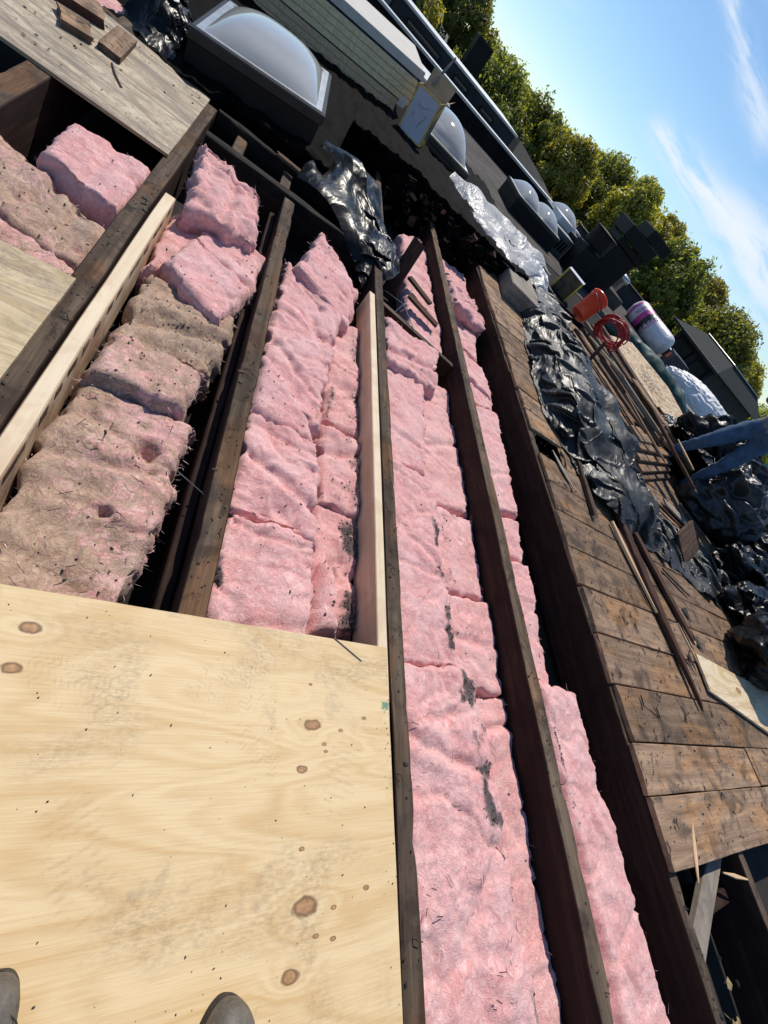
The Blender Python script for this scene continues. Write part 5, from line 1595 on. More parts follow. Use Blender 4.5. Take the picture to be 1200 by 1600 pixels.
plankthing('batten', (2.615, 2.12, .062), (2.535, 1.45, .055), .042, .028, [M_board, M_joist_top, M_splinter], 'narrow brown batten lying on the deck left of black plastic', 61, chip=.004)
plankthing('splinter', (2.25, 1.90, .045), (2.375, 1.62, .040), .042, .008, M_greyboard, 'pale curved splinter lying on the deck by broken plank', 62, taper=[.25, .8, 1, .9, .3], cat='splinter')
plankthing('broken_plank', (2.91, 1.66, .075), (2.985, .31, .055), .085, .032, [M_redboard, M_redboard, M_splinter], 'long dark red brown broken plank with pointed end on deck', 63, taper=[.8, 1, 1, 1, .9, .75, .5, .18], jag=.05, chip=.01)
plankthing('splinter', (2.775, 1.50, .055), (2.905, .86, .05), .030, .022, [M_splinter, M_splinter], 'thin fresh yellow splinter along the dark broken plank', 64, taper=[.7, 1, .9, .6, .25], cat='splinter')
plankthing('broken_plank', (3.12, 1.52, .06), (3.34, .72, .055), .075, .028, [M_redboard, M_redboard, M_splinter], 'second dark broken plank right of the pointed one', 65, taper=[.7, 1, 1, .8, .4], jag=.04, chip=.01)
plankthing('broken_plank', (2.83, 1.46, .046), (3.02, .56, .046), .07, .02, [M_board, M_redboard], 'dark thin plank lying under the yellow splinter', 66, taper=[.6, 1, 1, .8, .5], jag=.04)
plankthing('splinter', (3.02, .80, .10), (3.21, .55, .06), .022, .012, M_splinter, 'short split sliver beside the tip of broken plank', 67, taper=[.3, 1, .7, .3], cat='splinter')
plankthing('splinter', (2.37, -.17, .030), (2.225, -.345, .034), .020, .010, M_splinter, 'bright yellow splinter hanging off the sawn deck end', 68, taper=[.15, .8, 1, .7, .15], cat='splinter')
plankthing('splinter', (2.62, -.36, -.02), (2.80, -.40, .0), .018, .010, M_splinter, 'small pale splinter under the sawn deck end', 69, taper=[.3, 1, .4], cat='splinter')
plyo = mobj('plywood_offcut', np.array([(3.285, .66, .045), (3.245, .43, .045), (4.15, .19, .05), (4.72, .50, .055), (3.285, .66, .032), (3.245, .43, .032), (4.15, .19, .034), (4.72, .50, .036)]), [(3, 2, 1, 0), (4, 5, 6, 7), (0, 1, 5, 4), (1, 2, 6, 5), (2, 3, 7, 6), (3, 0, 4, 7)], [plywood_mat('pale_plywood_offcut', (0.76, 0.62, 0.42), (0.60, 0.44, 0.25), .25, [(-.2, .05, .02, 0)], seed=8.0, contrast=1.8)])
tag(plyo, 'pale new plywood offcut with sawn corner on the brown deck', 'plywood')
o = MB().box(-.2, .2, -.145, .145, 0, .028, bev=.003).build('wood_block', M_board)
o.location = (4.16, 1.75, .085)
o.rotation_euler = (R3(20), R3(-12), R3(34))
tag(o, 'square brown board scrap lying on the grey plastic fold', 'board scrap')
# little stack of short planks
stk = [((3.86, 2.44, .06), (5.0, 2.98, .06)), ((3.84, 2.50, .10), (5.0, 3.06, .10)), ((3.80, 2.60, .14), (4.98, 3.12, .14)), ((3.82, 2.72, .18), (4.95, 3.2, .18)), ((3.86, 2.86, .20), (4.9, 3.34, .20))]
names = ['lowest', 'second', 'third', 'fourth', 'top']
for k, (a, b) in enumerate(stk):
    plankthing('short_plank', a, b, .15 if k < 4 else .2, .032, [M_plank_end, M_plank, M_plank_end], names[k] + ' short brown plank of the little stack beside navy bag', 70 + k, group='little stack of short planks', chip=.006)
# pile of old boards next to the strand board sheet
pile = [
    ((3.62, 4.42, .20), (4.22, 3.05, .22), .10, .03, M_board, 'old brown board nearest the plastic in the long pile'),
    ((3.78, 4.55, .24), (4.40, 2.95, .25), .07, .04, M_joist_top, 'grey narrow board second in the long pile'),
    ((3.86, 4.70, .28), (4.52, 3.15, .28), .06, .04, M_greyboard, 'pale edge board in the middle of the long pile'),
    ((4.02, 4.75, .30), (4.68, 3.25, .30), .12, .03, M_board, 'wide brown board in the long pile beside strand board'),
    ((4.35, 3.90, .335), (4.62, 3.30, .34), .20, .02, M_plank_end, 'short light brown board lying on top of the long pile'),
    ((4.20, 4.95, .30), (4.95, 3.05, .26), .08, .05, M_redboard, 'dark red board along the near edge of strand board'),
    ((4.32, 5.05, .33), (5.15, 2.95, .28), .10, .04, M_board, 'long brown board against the strand board sheet')]
for k, (a, b, w, h, mt, lab) in enumerate(pile):
    plankthing('old_board', a, b, w, h, [mt, mt, M_plank_end], lab, 80 + k, group='long pile of old boards', chip=.006, jag=.03)
plankthing('broken_plank', (4.30, 3.35, .36), (4.66, 2.42, .27), .11, .03, [M_redboard, M_redboard, M_splinter], 'red brown broken plank with torn pale end on the stack', 90, taper=[1, 1, .9, .75, .3], jag=.06)
plankthing('splinter', (4.50, 2.98, .385), (4.66, 2.66, .345), .07, .012, M_splinter, 'bright torn wood face on the red brown broken plank', 91, taper=[.5, 1, .8, .3], cat='splinter')
plankthing('old_board', (4.72, 3.25, .24), (5.45, 3.12, .2), .14, .03, [M_plank_end, M_plank], 'light brown board end poking out below strand board', 92, jag=.03)
plankthing('upright_stick', (3.42, 3.60, .05), (3.55, 3.85, .40), .04, .02, M_redboard, 'brown stick standing up out of the black plastic', 93)
for k, (a, b, w, h, mt, lab) in enumerate([
        ((3.78, 3.30, .30), (4.20, 2.62, .24), .05, .02, M_plank_end, 'light brown lath lying across the black plastic edge'),
        ((3.55, 4.10, .30), (3.98, 3.66, .33), .035, .02, M_splinter, 'pale torn strip of wood near the long pile'),
        ((4.62, 2.35, .10), (5.05, 2.02, .09), .10, .02, M_board, 'dark board end half under the navy bag'),
        ((4.30, 2.28, .06), (4.85, 2.10, .06), .12, .02, M_greyboard, 'grey board lying on the deck below the little stack'),
        ((3.95, 2.20, .055), (4.55, 1.98, .06), .03, .02, M_redboard, 'thin dark lath beside the square board scrap'),
        ((3.40, 1.30, .045), (3.72, 1.16, .045), .03, .012, M_joist_top, 'short weathered lath below the grey plastic fold'),
        ((5.10, 3.95, .30), (5.45, 3.20, .33), .06, .02, M_redboard, 'dark lath lying on the near edge of strand board')]):
    plankthing('lath', a, b, w, h, [mt, mt], lab, 140 + k, cat='lath', jag=.03, chip=.006, taper=[.8, 1, .9, .5])
# sheet of oriented strand board with sloping corner
osv = np.array([(4.62, 5.08), (5.32, 3.45), (5.62, 3.40), (6.02, 3.98), (5.98, 4.85), (5.45, 5.55)])
zt = np.array((.30, .27, .29, .36, .40, .37))
V = [(*p, z) for p, z in zip(osv, zt)] + [(*p, z - .014) for p, z in zip(osv, zt)]
F = [tuple(range(6))] + [tuple(range(11, 5, -1))] + [(i, 6 + i, 6 + (i + 1) % 6, (i + 1) % 6) for i in range(6)]
F = [tuple(f) for f in F]
osb = mobj('strand_board_sheet', V, F, [M_osb])
tag(osb, 'pale sheet of strand board lying on the old boards', 'strand board')
# printed stamp on the strand board: short rows of illegible black dashes
mb = MB()
cc = np.array(osb.location)
rsx = np.random.RandomState(2)
ux = np.array((.39, -.92, 0.02))
uy = np.array((.92, .39, .06))
for r in range(5):
    base = np.array((5.05, 4.62, .345)) + uy * (.06 * r)
    x = 0.0
    while x < .30:
        l = rsx.uniform(.02, .07)
        p = base + ux * x
        mb.add([p - cc, p + ux * l - cc, p + ux * l + uy * .03 - cc, p + uy * .03 - cc], [(0, 1, 2, 3)])
        x += l + rsx.uniform(.012, .03)
o = mb.build('printed_stamp', M_blackprint, osb)

# grey block on the deck
o = MB().box(-.21, .21, -.55, .55, 0, .15, bev=.008).build('timber_block', [M_greyboard])
o.location = (2.66, 4.58, .024)
o.rotation_euler = (0, 0, R3(-9))
tag(o, 'weathered grey block lying on the deck below the white plastic', 'block')

# ------------------------------------------------------------------ bucket, cord, rolls
bk = empty('bucket', (3.62, 4.62, .27))
bk.rotation_euler = (R3(-20), R3(24), 0)
tag(bk, 'red plastic bucket tipped on the black plastic sheet', 'bucket')
S = .82
prof = [(0, 0), (.125, 0), (.130, .005), (.145, .30), (.150, .30), (.150, .318), (.147, .318), (.149, .345), (.158, .345), (.158, .372), (.150, .372), (.147, .36), (.140, .30), (.124, .012), (0, .012)]
v, f = lathe([(a * S, b * S) for a, b in prof], 40)
mobj('bucket_body', v, f, M_red, bk, smooth=True)
tt = np.linspace(0, np.pi, 20)
v, f = tube(np.stack([.153 * S * np.cos(tt), -.02 - .13 * S * np.sin(tt), .31 * S - .06 * np.sin(tt)], -1), .003, 6)
mobj('handle', v, f, M_nail, bk, smooth=True)
# coiled red extension cord hanging beside it
pts = []
cu_, cw_ = np.array((.75, -.66, 0.0)), np.array((-.28, -.34, .88))
cn_ = np.cross(cu_, cw_)
for k in range(11 * 30):
    a = k / 30 * 2 * np.pi
    ln = k // 30
    rr = .155 + .018 * math.sin(ln * 2.3) + .012 * math.sin(a * 2 + ln)
    p = np.array((3.98, 4.40, .43)) + cu_ * (rr * 1.1 * math.cos(a) + .012 * math.sin(ln * 1.7)) + cw_ * (rr * math.sin(a) - .004 * ln) + cn_ * (.011 * (ln - 5) + .012 * math.sin(a + ln))
    pts.append(tuple(p))
o = MB().tube(pts, .0085, 7).build('extension_cord', M_cord, smooth=True)
tag(o, 'coiled red extension cord beside the red bucket', 'cord')

# pink and white bagged insulation roll
M_wrap, t = new_mat('printed_roll_wrap')
c = t.coord('Object')
sp = t.n('ShaderNodeSeparateXYZ', None, _0=c)
wn = t.noise(c, 3.0, 2.0)
xw = t.math('ADD', sp.outputs[0], t.math('MULTIPLY', t.math('SUBTRACT', wn.outputs[0], .5), .08))
col = t.ramp(t.math('MULTIPLY', xw, 1 / 1.25), [(0.0, (.72, .70, .74)), (.05, (.72, .70, .74)), (.055, (.62, .12, .30)), (.13, (.62, .12, .30)), (.135, (.72, .70, .74)), (.30, (.72, .70, .74)), (.305, (.66, .06, .30)), (.43, (.66, .06, .30)), (.435, (.035, .03, .04)), (.58, (.035, .03, .04)), (.585, (.70, .25, .42)), (.66, (.70, .25, .42)), (.665, (.74, .72, .75))], 'CONSTANT')
finish(t, col, .35, t.bump(t.noise(c, 14.0, 4.0).outputs[0], .4, .03))
rl = empty('insulation_roll', (9.75, 10.75, .08))
tag(rl, 'white and magenta wrapped insulation roll lying behind the bucket', 'insulation roll')
rl.matrix_basis = frame_matrix((9.72, 10.95, .35), (10.35, 9.55, .35))
n, mseg = 40, 40
xs_ = np.linspace(0, 1.5, mseg)
V = []
for x in xs_:
    e = min(x, 1.5 - x)
    r = .30 * min(1.0, .72 + .28 * math.sqrt(min(1, e / .12)))
    a = np.linspace(0, 2 * np.pi, n, endpoint=False)
    q = np.stack([np.full(n, x), r * np.cos(a), r * np.sin(a)], -1)
    V.append(q + .012 * perlin(q * 7)[:, None])
V = np.concatenate(V)
F = [tuple(q[::-1]) for q in grid_faces(n, mseg, 0, True)] + [tuple(range(n)), tuple(range((mseg - 1) * n, mseg * n))[::-1]]
mobj('wrapped_body', V, F, M_wrap, rl, smooth=True)


def text_on_cyl(txt, size, x, r, ang, mat, parent, name='lettering', along=False):
    cu = bpy.data.curves.new(name, 'FONT')
    cu.body = txt
    cu.size = size
    cu.align_x = 'CENTER'
    cu.align_y = 'CENTER'
    tmp = bpy.data.objects.new('tmp', cu)
    COL.objects.link(tmp)
    dg = bpy.context.evaluated_depsgraph_get()
    me = bpy.data.meshes.new_from_object(tmp.evaluated_get(dg))
    bpy.data.objects.remove(tmp)
    co = np.array([v.co[:] for v in me.vertices])
    if along:
        ax, ay = co[:, 0], co[:, 1]
    else:
        ax, ay = -co[:, 1], co[:, 0]
    an = ang + ay / r
    P = np.stack([x + ax, -np.cos(an) * r * -1, np.sin(an) * r], -1)
    F = [tuple(p.vertices) for p in me.polygons]
    return mobj(name, P, F, mat, parent)


M_wtext = simple('white_print', (.78, .77, .78), .5)
M_mtext = simple('magenta_print', (.62, .06, .28), .5)
text_on_cyl('R30', .19, .76, .312, 2.55, M_wtext, rl)
text_on_cyl('R30', .19, .76, .312, 3.6, M_wtext, rl)
text_on_cyl('PINK', .15, .30, .312, 2.8, M_mtext, rl)
# black and orange carton and tools at its end
b3 = empty('tool_carton', (10.45, 9.05, .08), R3(-25))
tag(b3, 'dark carton with orange spot at the end of insulation roll', 'carton')
v, f = bevel_box(-.28, .28, -.24, .24, 0, .42, .01)
mobj('carton_body', v, f, M_blackprint, b3)
an = np.linspace(0, 2 * np.pi, 18, endpoint=False)
mobj('orange_spot', [(-.284, .06 + .09 * math.cos(q), .27 + .09 * math.sin(q)) for q in an], [tuple(range(18))], simple('orange_print', (.62, .12, .05), .5), b3)
mobj('white_stripe', boxv(-.20, .2, -.246, -.242, .1, .13), BOXF, M_white, b3)
o = plankthing('wood_wedge', (8.9, 8.0, .10), (9.15, 7.45, .34), .10, .05, [M_splinter, M_splinter], 'yellow wood wedge standing by the green tarpaulin', 95, taper=[1, .8, .5])
# rolled green tarpaulin
tt = np.linspace(0, 1, 70)
ctr = np.stack([5.55 + 2.05 * tt, 6.45 - 1.15 * tt, .20 + 0 * tt], -1)
rad = np.interp(tt, [0, .1, .5, .8, 1], [.10, .20, .25, .23, .05])
v, f = tube(ctr, rad, 48)
v = np.array(v)
dz = crumple(v, .06, 12.0, 4.0, 4)
cl_ = ctr[np.clip((np.arange(len(v)) // 48), 0, 69)]
nn = v - cl_
nn /= np.linalg.norm(nn, axis=1)[:, None] + 1e-9
v = v + nn * dz[:, None]
o = mobj('rolled_tarpaulin', v, f, M_tarp, smooth=True)
tag(o, 'dark green rolled tarpaulin behind the strand board sheet', 'tarpaulin')

# ------------------------------------------------------------------ chimneys, vents and roof units
ch = empty('chimney', (5.5, 8.25, .08))
tag(ch, 'black square chimney with a round drum cap', 'chimney', 'black chimneys')
v, f = bevel_box(-.23, .23, -.2, .2, 0, .50, .01)
mobj('shaft', v, f, M_blackmetal, ch)
v, f = lathe([(0, .50), (.12, .50), (.12, .55), (.24, .55), (.25, .57), (.25, .80), (.27, .81), (.27, .835), (0, .85)], 36)
mobj('drum_cap', v, f, M_blackmetal, ch, smooth=False)
ch2 = empty('chimney', (6.25, 8.62, .08), R3(-8))
tag(ch2, 'tall black chimney with two flat plate caps', 'chimney', 'black chimneys')
v, f = bevel_box(-.32, .32, -.27, .27, 0, .86, .012)
mobj('shaft', v, f, M_blackmetal, ch2)
v, f = bevel_box(-.37, .37, -.32, .32, .865, .97, .01)
mobj('collar', v, f, M_blackmetal, ch2)
v, f = bevel_box(-.40, .40, -.36, .36, .99, 1.20, .008)
mobj('cap_plate', v, f, M_blackmetal, ch2)
v, f = bevel_box(.12, .72, -.10, .52, 1.22, 1.40, .008)
mobj('cap_plate', v, f, M_blackmetal, ch2)
for (a, b) in ((-.3, -.26), (.3, -.26), (.3, .26), (-.3, .26)):
    v, f = tube([(a, b, .96), (a, b, 1.03)], .015, 6)
    mobj('cap_post', v, f, M_blackmetal, ch2)
v, f = tube([(.36, .2, 1.19), (.36, .2, 1.24)], .06, 10)
mobj('cap_post', v, f, M_blackmetal, ch2)
un = empty('roof_unit', (5.05, 8.95, .08), R3(5))
tag(un, 'blue grey metal roof unit with white top beside the double skylight', 'roof unit')
v, f = bevel_box(-.26, .26, -.42, .35, 0, .34, .01)
mobj('housing', v, f, M_bluegrey, un)
v, f = bevel_box(-.10, .30, .0, .40, .345, .47, .01)
mobj('top_box', v, f, M_white, un)
for k in range(5):
    v, f = bevel_box(-.2 + .08 * k, -.15 + .08 * k, -.428, -.422, .08, .26, .001)
    mobj('louvre', v, f, M_blackmetal, un)
ve = empty('roof_vent', (8.35, 10.6, .08))
tag(ve, 'shiny metal roof vent stack between chimney and wrapped roll', 'vent')
v, f = lathe([(.16, 0), (.16, .44), (.22, .46), (.22, .56), (.16, .58), (0, .6)], 24)
mobj('pipe', v, f, M_alu, ve, smooth=True)
for a in range(4):
    v, f = tube([(.18 * math.cos(a * 1.57), .18 * math.sin(a * 1.57), .40), (.19 * math.cos(a * 1.57), .19 * math.sin(a * 1.57), .60)], .012, 6)
    mobj('bracket', v, f, M_nail, ve)
o = MB().box(-.5, .5, -.4, .4, 0, .24, bev=.01).build('roof_curb', M_roof)
o.location = (7.6, 9.9, .083)
tag(o, 'low grey roof curb between tall chimney and metal vent', 'curb')
ht = empty('roof_hatch', (1.35, 9.1, .08))
tag(ht, 'pale grey flat roof hatch beyond the foam board stack', 'hatch')
v, f = bevel_box(-.62, .62, -.62, .55, 0, .25, .01)
mobj('curb', v, f, M_slate, ht)
v, f = bevel_box(-.68, .68, -.70, .62, .25, .31, .01)
mobj('lid', v, f, M_coping, ht)

# ------------------------------------------------------------------ parapets and neighbouring buildings
def wall(name, x0, x1, y0, y1, z0, z1, mat, label, cap=.05, over=.05, capmat=None, windows=(), cat='wall'):
    r = empty(name, ((x0 + x1) / 2, (y0 + y1) / 2, z0))
    c = np.array(r.location)
    mobj('wall_body', np.array(boxv(x0, x1, y0, y1, z0, z1)) - c, BOXF, mat, r)
    v, f = bevel_box(x0 - over, x1 + over, y0 - over, y1 + over, z1 + .001, z1 + cap, .008)
    mobj('coping', np.array(v) - c, f, capmat or M_coping, r)
    for (wx0, wx1, wz0, wz1, wm) in windows:
        w = mobj('window', np.array(boxv(wx0, wx1, y0 - .012, y0 - .004, wz0, wz1)) - c, BOXF, wm, r)
        mb = MB()
        for (a, b, d, e) in ((wx0 - .03, wx1 + .03, wz1, wz1 + .03), (wx0 - .03, wx1 + .03, wz0 - .03, wz0), (wx0 - .03, wx0, wz0, wz1), (wx1, wx1 + .03, wz0, wz1)):
            mb.box(a, b, y0 - .03, y0 - .003, d, e)
        mb.v = [tuple(np.array(p) - c) for p in mb.v]
        mb.build('frame', M_blackmetal, w)
    tag(r, label, cat)
    return r


wall('parapet', -5.0, 7.4, 12.0, 12.25, .05, .36, M_roof_dark, 'low black parapet with pale metal coping across the roof')
wall('bulkhead', -4.0, 5.0, 13.6, 15.5, .0, .60, M_slate, 'slate blue bulkhead with dark windows and pale roof edge', capmat=M_coping, windows=[(-.6, .25, .15, .46, M_palewin), (.40, 1.15, .15, .46, M_palewin), (1.6, 2.5, .18, .46, M_window), (3.0, 3.4, .18, .46, M_window), (3.9, 4.3, .18, .46, M_window)], cat='building')
wall('bulkhead', -6.0, 2.2, 19.0, 21.0, -1.0, .86, M_blackmetal, 'farther black bulkhead with bright white roof edge', capmat=M_white, cat='building')
ro = mobj('neighbour_roof', [(5.2, 13.5, .05), (8.2, 13.2, .05), (8.2, 16, .05), (5.2, 16, .05), (5.4, 14.2, .62), (6.6, 14.0, .45), (6.6, 15.4, .45), (5.4, 15.5, .62)], [(4, 5, 6, 7), (0, 1, 5, 4), (1, 2, 6, 5), (2, 3, 7, 6), (3, 0, 4, 7)], M_brownroof)
tag(ro, 'brown sloping roof at the right end of slate bulkhead', 'roof')
wall('parapet', 7.6, 11.5, 12.4, 12.7, .05, .50, M_slate, 'dark slate parapet behind the chimneys', capmat=M_blackmetal)
v, f = bevel_box(-.11, .11, -.11, .11, 0, .55, .01)
o = mobj('flue', v, f, M_blackmetal)
o.location = (4.9, 21.0, -.6)
tag(o, 'black flue pipe before the trees above slate bulkhead', 'flue')
o.scale = (3, 3, 3.6)
# glass-fronted low wall on the right
gw = wall('parapet', 12.2, 12.45, 6.0, 12.6, -.02, .32, M_slate, 'dark glassy parapet with thin bright top edge behind the roll', cap=.035, capmat=M_alu)
mobj('pane', np.array(boxv(12.17, 12.19, 6.3, 9.0, .05, .29)) - np.array(gw.location), BOXF, M_window, gw)
mobj('pane', np.array(boxv(12.17, 12.19, 9.2, 12.3, .05, .29)) - np.array(gw.location), BOXF, M_window, gw)
# penthouse with shingled hip roof
ph = empty('penthouse', (18.0, 13.2, -3.0))
tag(ph, 'dark slate rooftop house with shingled overhanging roof', 'building')
c = np.array(ph.location)
mobj('wall', np.array(boxv(16.2, 20, 12.5, 15.3, -3, .88)) - c, BOXF, M_slate, ph)
rv = np.array([(15.75, 12.1, .86), (20.4, 12.1, .86), (20.4, 15.7, .86), (15.75, 15.7, .86), (16.9, 12.9, 1.36), (19.6, 12.9, 1.36), (19.6, 14.9, 1.36), (16.9, 14.9, 1.36)])
rf = mobj('roof', rv - c, [(0, 3, 2, 1), (4, 5, 6, 7), (0, 1, 5, 4), (1, 2, 6, 5), (2, 3, 7, 6), (3, 0, 4, 7)], M_shingle, ph)
v, f = bevel_box(15.72, 15.78, 12.05, 15.75, .78, .88, .01)
mobj('gutter', np.array(v) - c, f, M_slate, rf)
v, f = bevel_box(16.85, 19.65, 12.85, 14.95, 1.365, 1.40, .01)
mobj('flashing', np.array(v) - c, f, M_alu, rf)
for (y0, y1) in ((12.75, 13.5), (14.0, 15.0)):
    w = mobj('window', np.array(boxv(16.16, 16.19, y0, y1, -.1, .62)) - c, BOXF, M_window, ph)
    mb = MB()
    mb.box(16.12, 16.195, y0 - .06, y0, -.16, .68)
    mb.box(16.12, 16.195, y1, y1 + .06, -.16, .68)
    mb.box(16.12, 16.195, y0, y1, .62, .68)
    mb.box(16.12, 16.195, y0, y1, -.16, -.1)
    mb.v = [tuple(np.array(p) - c) for p in mb.v]
    mb.build('frame', M_blackmetal, w)
fe = empty('fence', (15.9, 9.9, -1.45))
tag(fe, 'dark wooden fence running right of the rooftop house', 'fence')
for k in range(16):
    mobj('board', boxv(.0, .03, -2.1 + .27 * k, -2.1 + .27 * k + .25, 0, 1.62 + .02 * (k % 3)), BOXF, M_board, fe)
mobj('rail', boxv(-.05, -.005, -2.15, 2.25, .5, .58), BOXF, M_board, fe)
mobj('rail', boxv(-.05, -.005, -2.15, 2.25, 1.2, 1.28), BOXF, M_greyboard, fe)
o = MB().box(95, 118, 58, 66, -9.5, .3).build('far_building', M_teal)
tag(o, 'distant teal roofed building at the right edge among trees', 'building')
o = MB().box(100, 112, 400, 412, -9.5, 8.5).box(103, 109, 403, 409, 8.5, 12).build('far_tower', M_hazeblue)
tag(o, 'tiny bluish tower far away between treetops', 'tower')

# ------------------------------------------------------------------ trees
def leaf_cloud(seed, n, R, H, clumps):
    rs = np.random.RandomState(seed)
    cz = rs.uniform(-.9, .95, clumps)
    ca = rs.uniform(0, 6.283, clumps)
    cr = np.sqrt(1 - cz ** 2) * rs.uniform(.55, 1.0, clumps)
    C = np.stack([R * cr * np.cos(ca), R * cr * np.sin(ca), H * cz], -1)
    C[:, :2] *= (1 - .25 * np.clip(cz, 0, 1))[:, None]
    s = rs.uniform(.10, .26, clumps) * R
    k = rs.randint(0, clumps, n)
    d = rs.normal(size=(n, 3))
    d /= np.linalg.norm(d, axis=1)[:, None]
    P = C[k] + d * (s[k] * rs.uniform(.45, 1.1, n) ** .7)[:, None] * np.array((1, 1, .8))
    # stragglers that ragged the outline
    e = rs.rand(n) < .06
    P[e] += d[e] * rs.uniform(.05, .2, (e.sum(), 1))
    size = rs.uniform(.042, .095, n)
    nrm = d + rs.normal(0, .7, (n, 3)) + np.array((0, 0, .5))
    nrm /= np.linalg.norm(nrm, axis=1)[:, None]
    u = np.cross(nrm, rs.normal(size=(n, 3)))
    u /= np.linalg.norm(u, axis=1)[:, None]
    w = np.cross(nrm, u)
    su, sw = (size * 1.25)[:, None], (size * .62)[:, None]
    V = np.stack([P - u * su, P + w * sw, P + u * su, P - w * sw], 1).reshape(-1, 3)
    F = np.arange(n * 4).reshape(n, 4)
    return V, F, C


def tree_proto(seed, R, H, n, mat, clumps=170):
    V, F, C = leaf_cloud(seed, n, R, H, clumps)
    me = bpy.data.meshes.new('crown')
    me.vertices.add(len(V))
    me.vertices.foreach_set('co', V.reshape(-1).astype(np.float32))
    me.loops.add(len(V))
    me.loops.foreach_set('vertex_index', F.reshape(-1).astype(np.int32))
    me.polygons.add(len(F))
    me.polygons.foreach_set('loop_start', (np.arange(len(F)) * 4).astype(np.int32))
    me.polygons.foreach_set('loop_total', np.full(len(F), 4, dtype=np.int32))
    me.materials.append(mat)
    me.update(calc_edges=True)
    mb = MB()
    rs = np.random.RandomState(seed + 50)
    zb = -9.5 - 0.0
    mb.tube([(0, 0, -H - 7), (.05, .1, -H - 3), (0, .05, -H * .3), (.1, 0, H * .5)], [.30, .24, .17, .05], 9)
    for k in rs.choice(len(C), 26, replace=False):
        p = C[k]
        b = np.array((0, 0, p[2] * .45 - H * .45))
        mid = (b + p) / 2 + np.array((0, 0, -.25))
        mb.tube([b, mid, p], [.075, .05, .015], 5)
    tm = bpy.data.meshes.new('trunk')
    tm.from_pydata(mb.v, [], mb.f)
    tm.materials.append(M_bark)
    return me, tm


PROTO = [tree_proto(201, 2.5, 3.2, 46000, M_leaf), tree_proto(202, 2.2, 3.6, 46000, M_leaf_y), tree_proto(203, 2.8, 2.9, 46000, M_leaf), tree_proto(204, 2.3, 2.7, 46000, M_leaf_y)]
TREES = [  # azimuth from the joists, distance, top height, proto, scale
    (4.5, 26, 2.6, 3, 1.0, 'dark tree at the top edge left of the others, behind white roof edge'),
    (10.6, 30, 2.9, 0, .95, 'tree at the top edge whose crown meets the blue sky first'),
    (16.5, 27, 1.75, 2, .95, 'rounded dark tree behind the end of slate bulkhead'),
    (21.5, 27, 2.0, 0, 1.0, 'broad green tree above the double domed skylight'),
    (26.3, 26, 2.2, 1, .95, 'yellow green tree rising behind the chimney caps'),
    (30.2, 30, 2.9, 2, 1.0, 'tree behind the two black chimneys with feathery top'),
    (34.0, 27, 3.15, 1, 1.0, 'yellow tipped tree with the highest crown against the sky'),
    (37.8, 29, 3.1, 3, 1.0, 'yellowing tree right of the highest crown'),
    (41.6, 27, 2.95, 0, 1.0, 'dense tree above the wrapped insulation roll'),
    (45.6, 29, 3.05, 1, 1.0, 'olive tree above the shingled rooftop house'),
    (49.6, 27, 2.75, 2, 1.0, 'dark tree right of the rooftop house near right edge'),
    (53.6, 31, 2.3, 3, 1.0, 'last tree at the right edge of the picture'),
    (58.5, 27, 1.6, 0, 1.0, 'tree beyond the right edge above the person')]
TREES += [
    (13.5, 36, 1.9, 1, 1.1, 'tree standing behind in the notch between two crowns at top'),
    (19.0, 38, 1.9, 3, 1.1, 'tree standing farther back above the parapet end'),
    (24.0, 36, 2.0, 2, 1.1, 'farther tree filling the gap behind yellow green crown'),
    (32.2, 38, 3.2, 0, 1.1, 'farther tree filling the gap left of highest crown'),
    (43.5, 38, 3.2, 2, 1.1, 'farther dark tree with a tuft above the olive crowns'),
    (52.0, 23, .2, 1, .9, 'low yellow green tree below the horizon beside the fence'),
    (48.5, 40, 2.6, 0, 1.1, 'farther tree behind the dark one at right')]
HP = [3.2, 3.6, 2.9, 2.7]
for k, (az, dist, topz, pi, sc, lab) in enumerate(TREES):
    r = empty('tree', (dist * math.sin(R3(az)), dist * math.cos(R3(az)), 0), k * 1.9)
    cz = topz - HP[pi] * sc * 1.02
    tr = meshobj('trunk', PROTO[pi][1], r)
    cr = meshobj('crown', PROTO[pi][0], r)
    for q in (tr, cr):
        q.scale = (sc, sc, sc)
        q.location = (0, 0, cz)
    tag(r, lab, 'tree', 'row of trees behind the roofs')

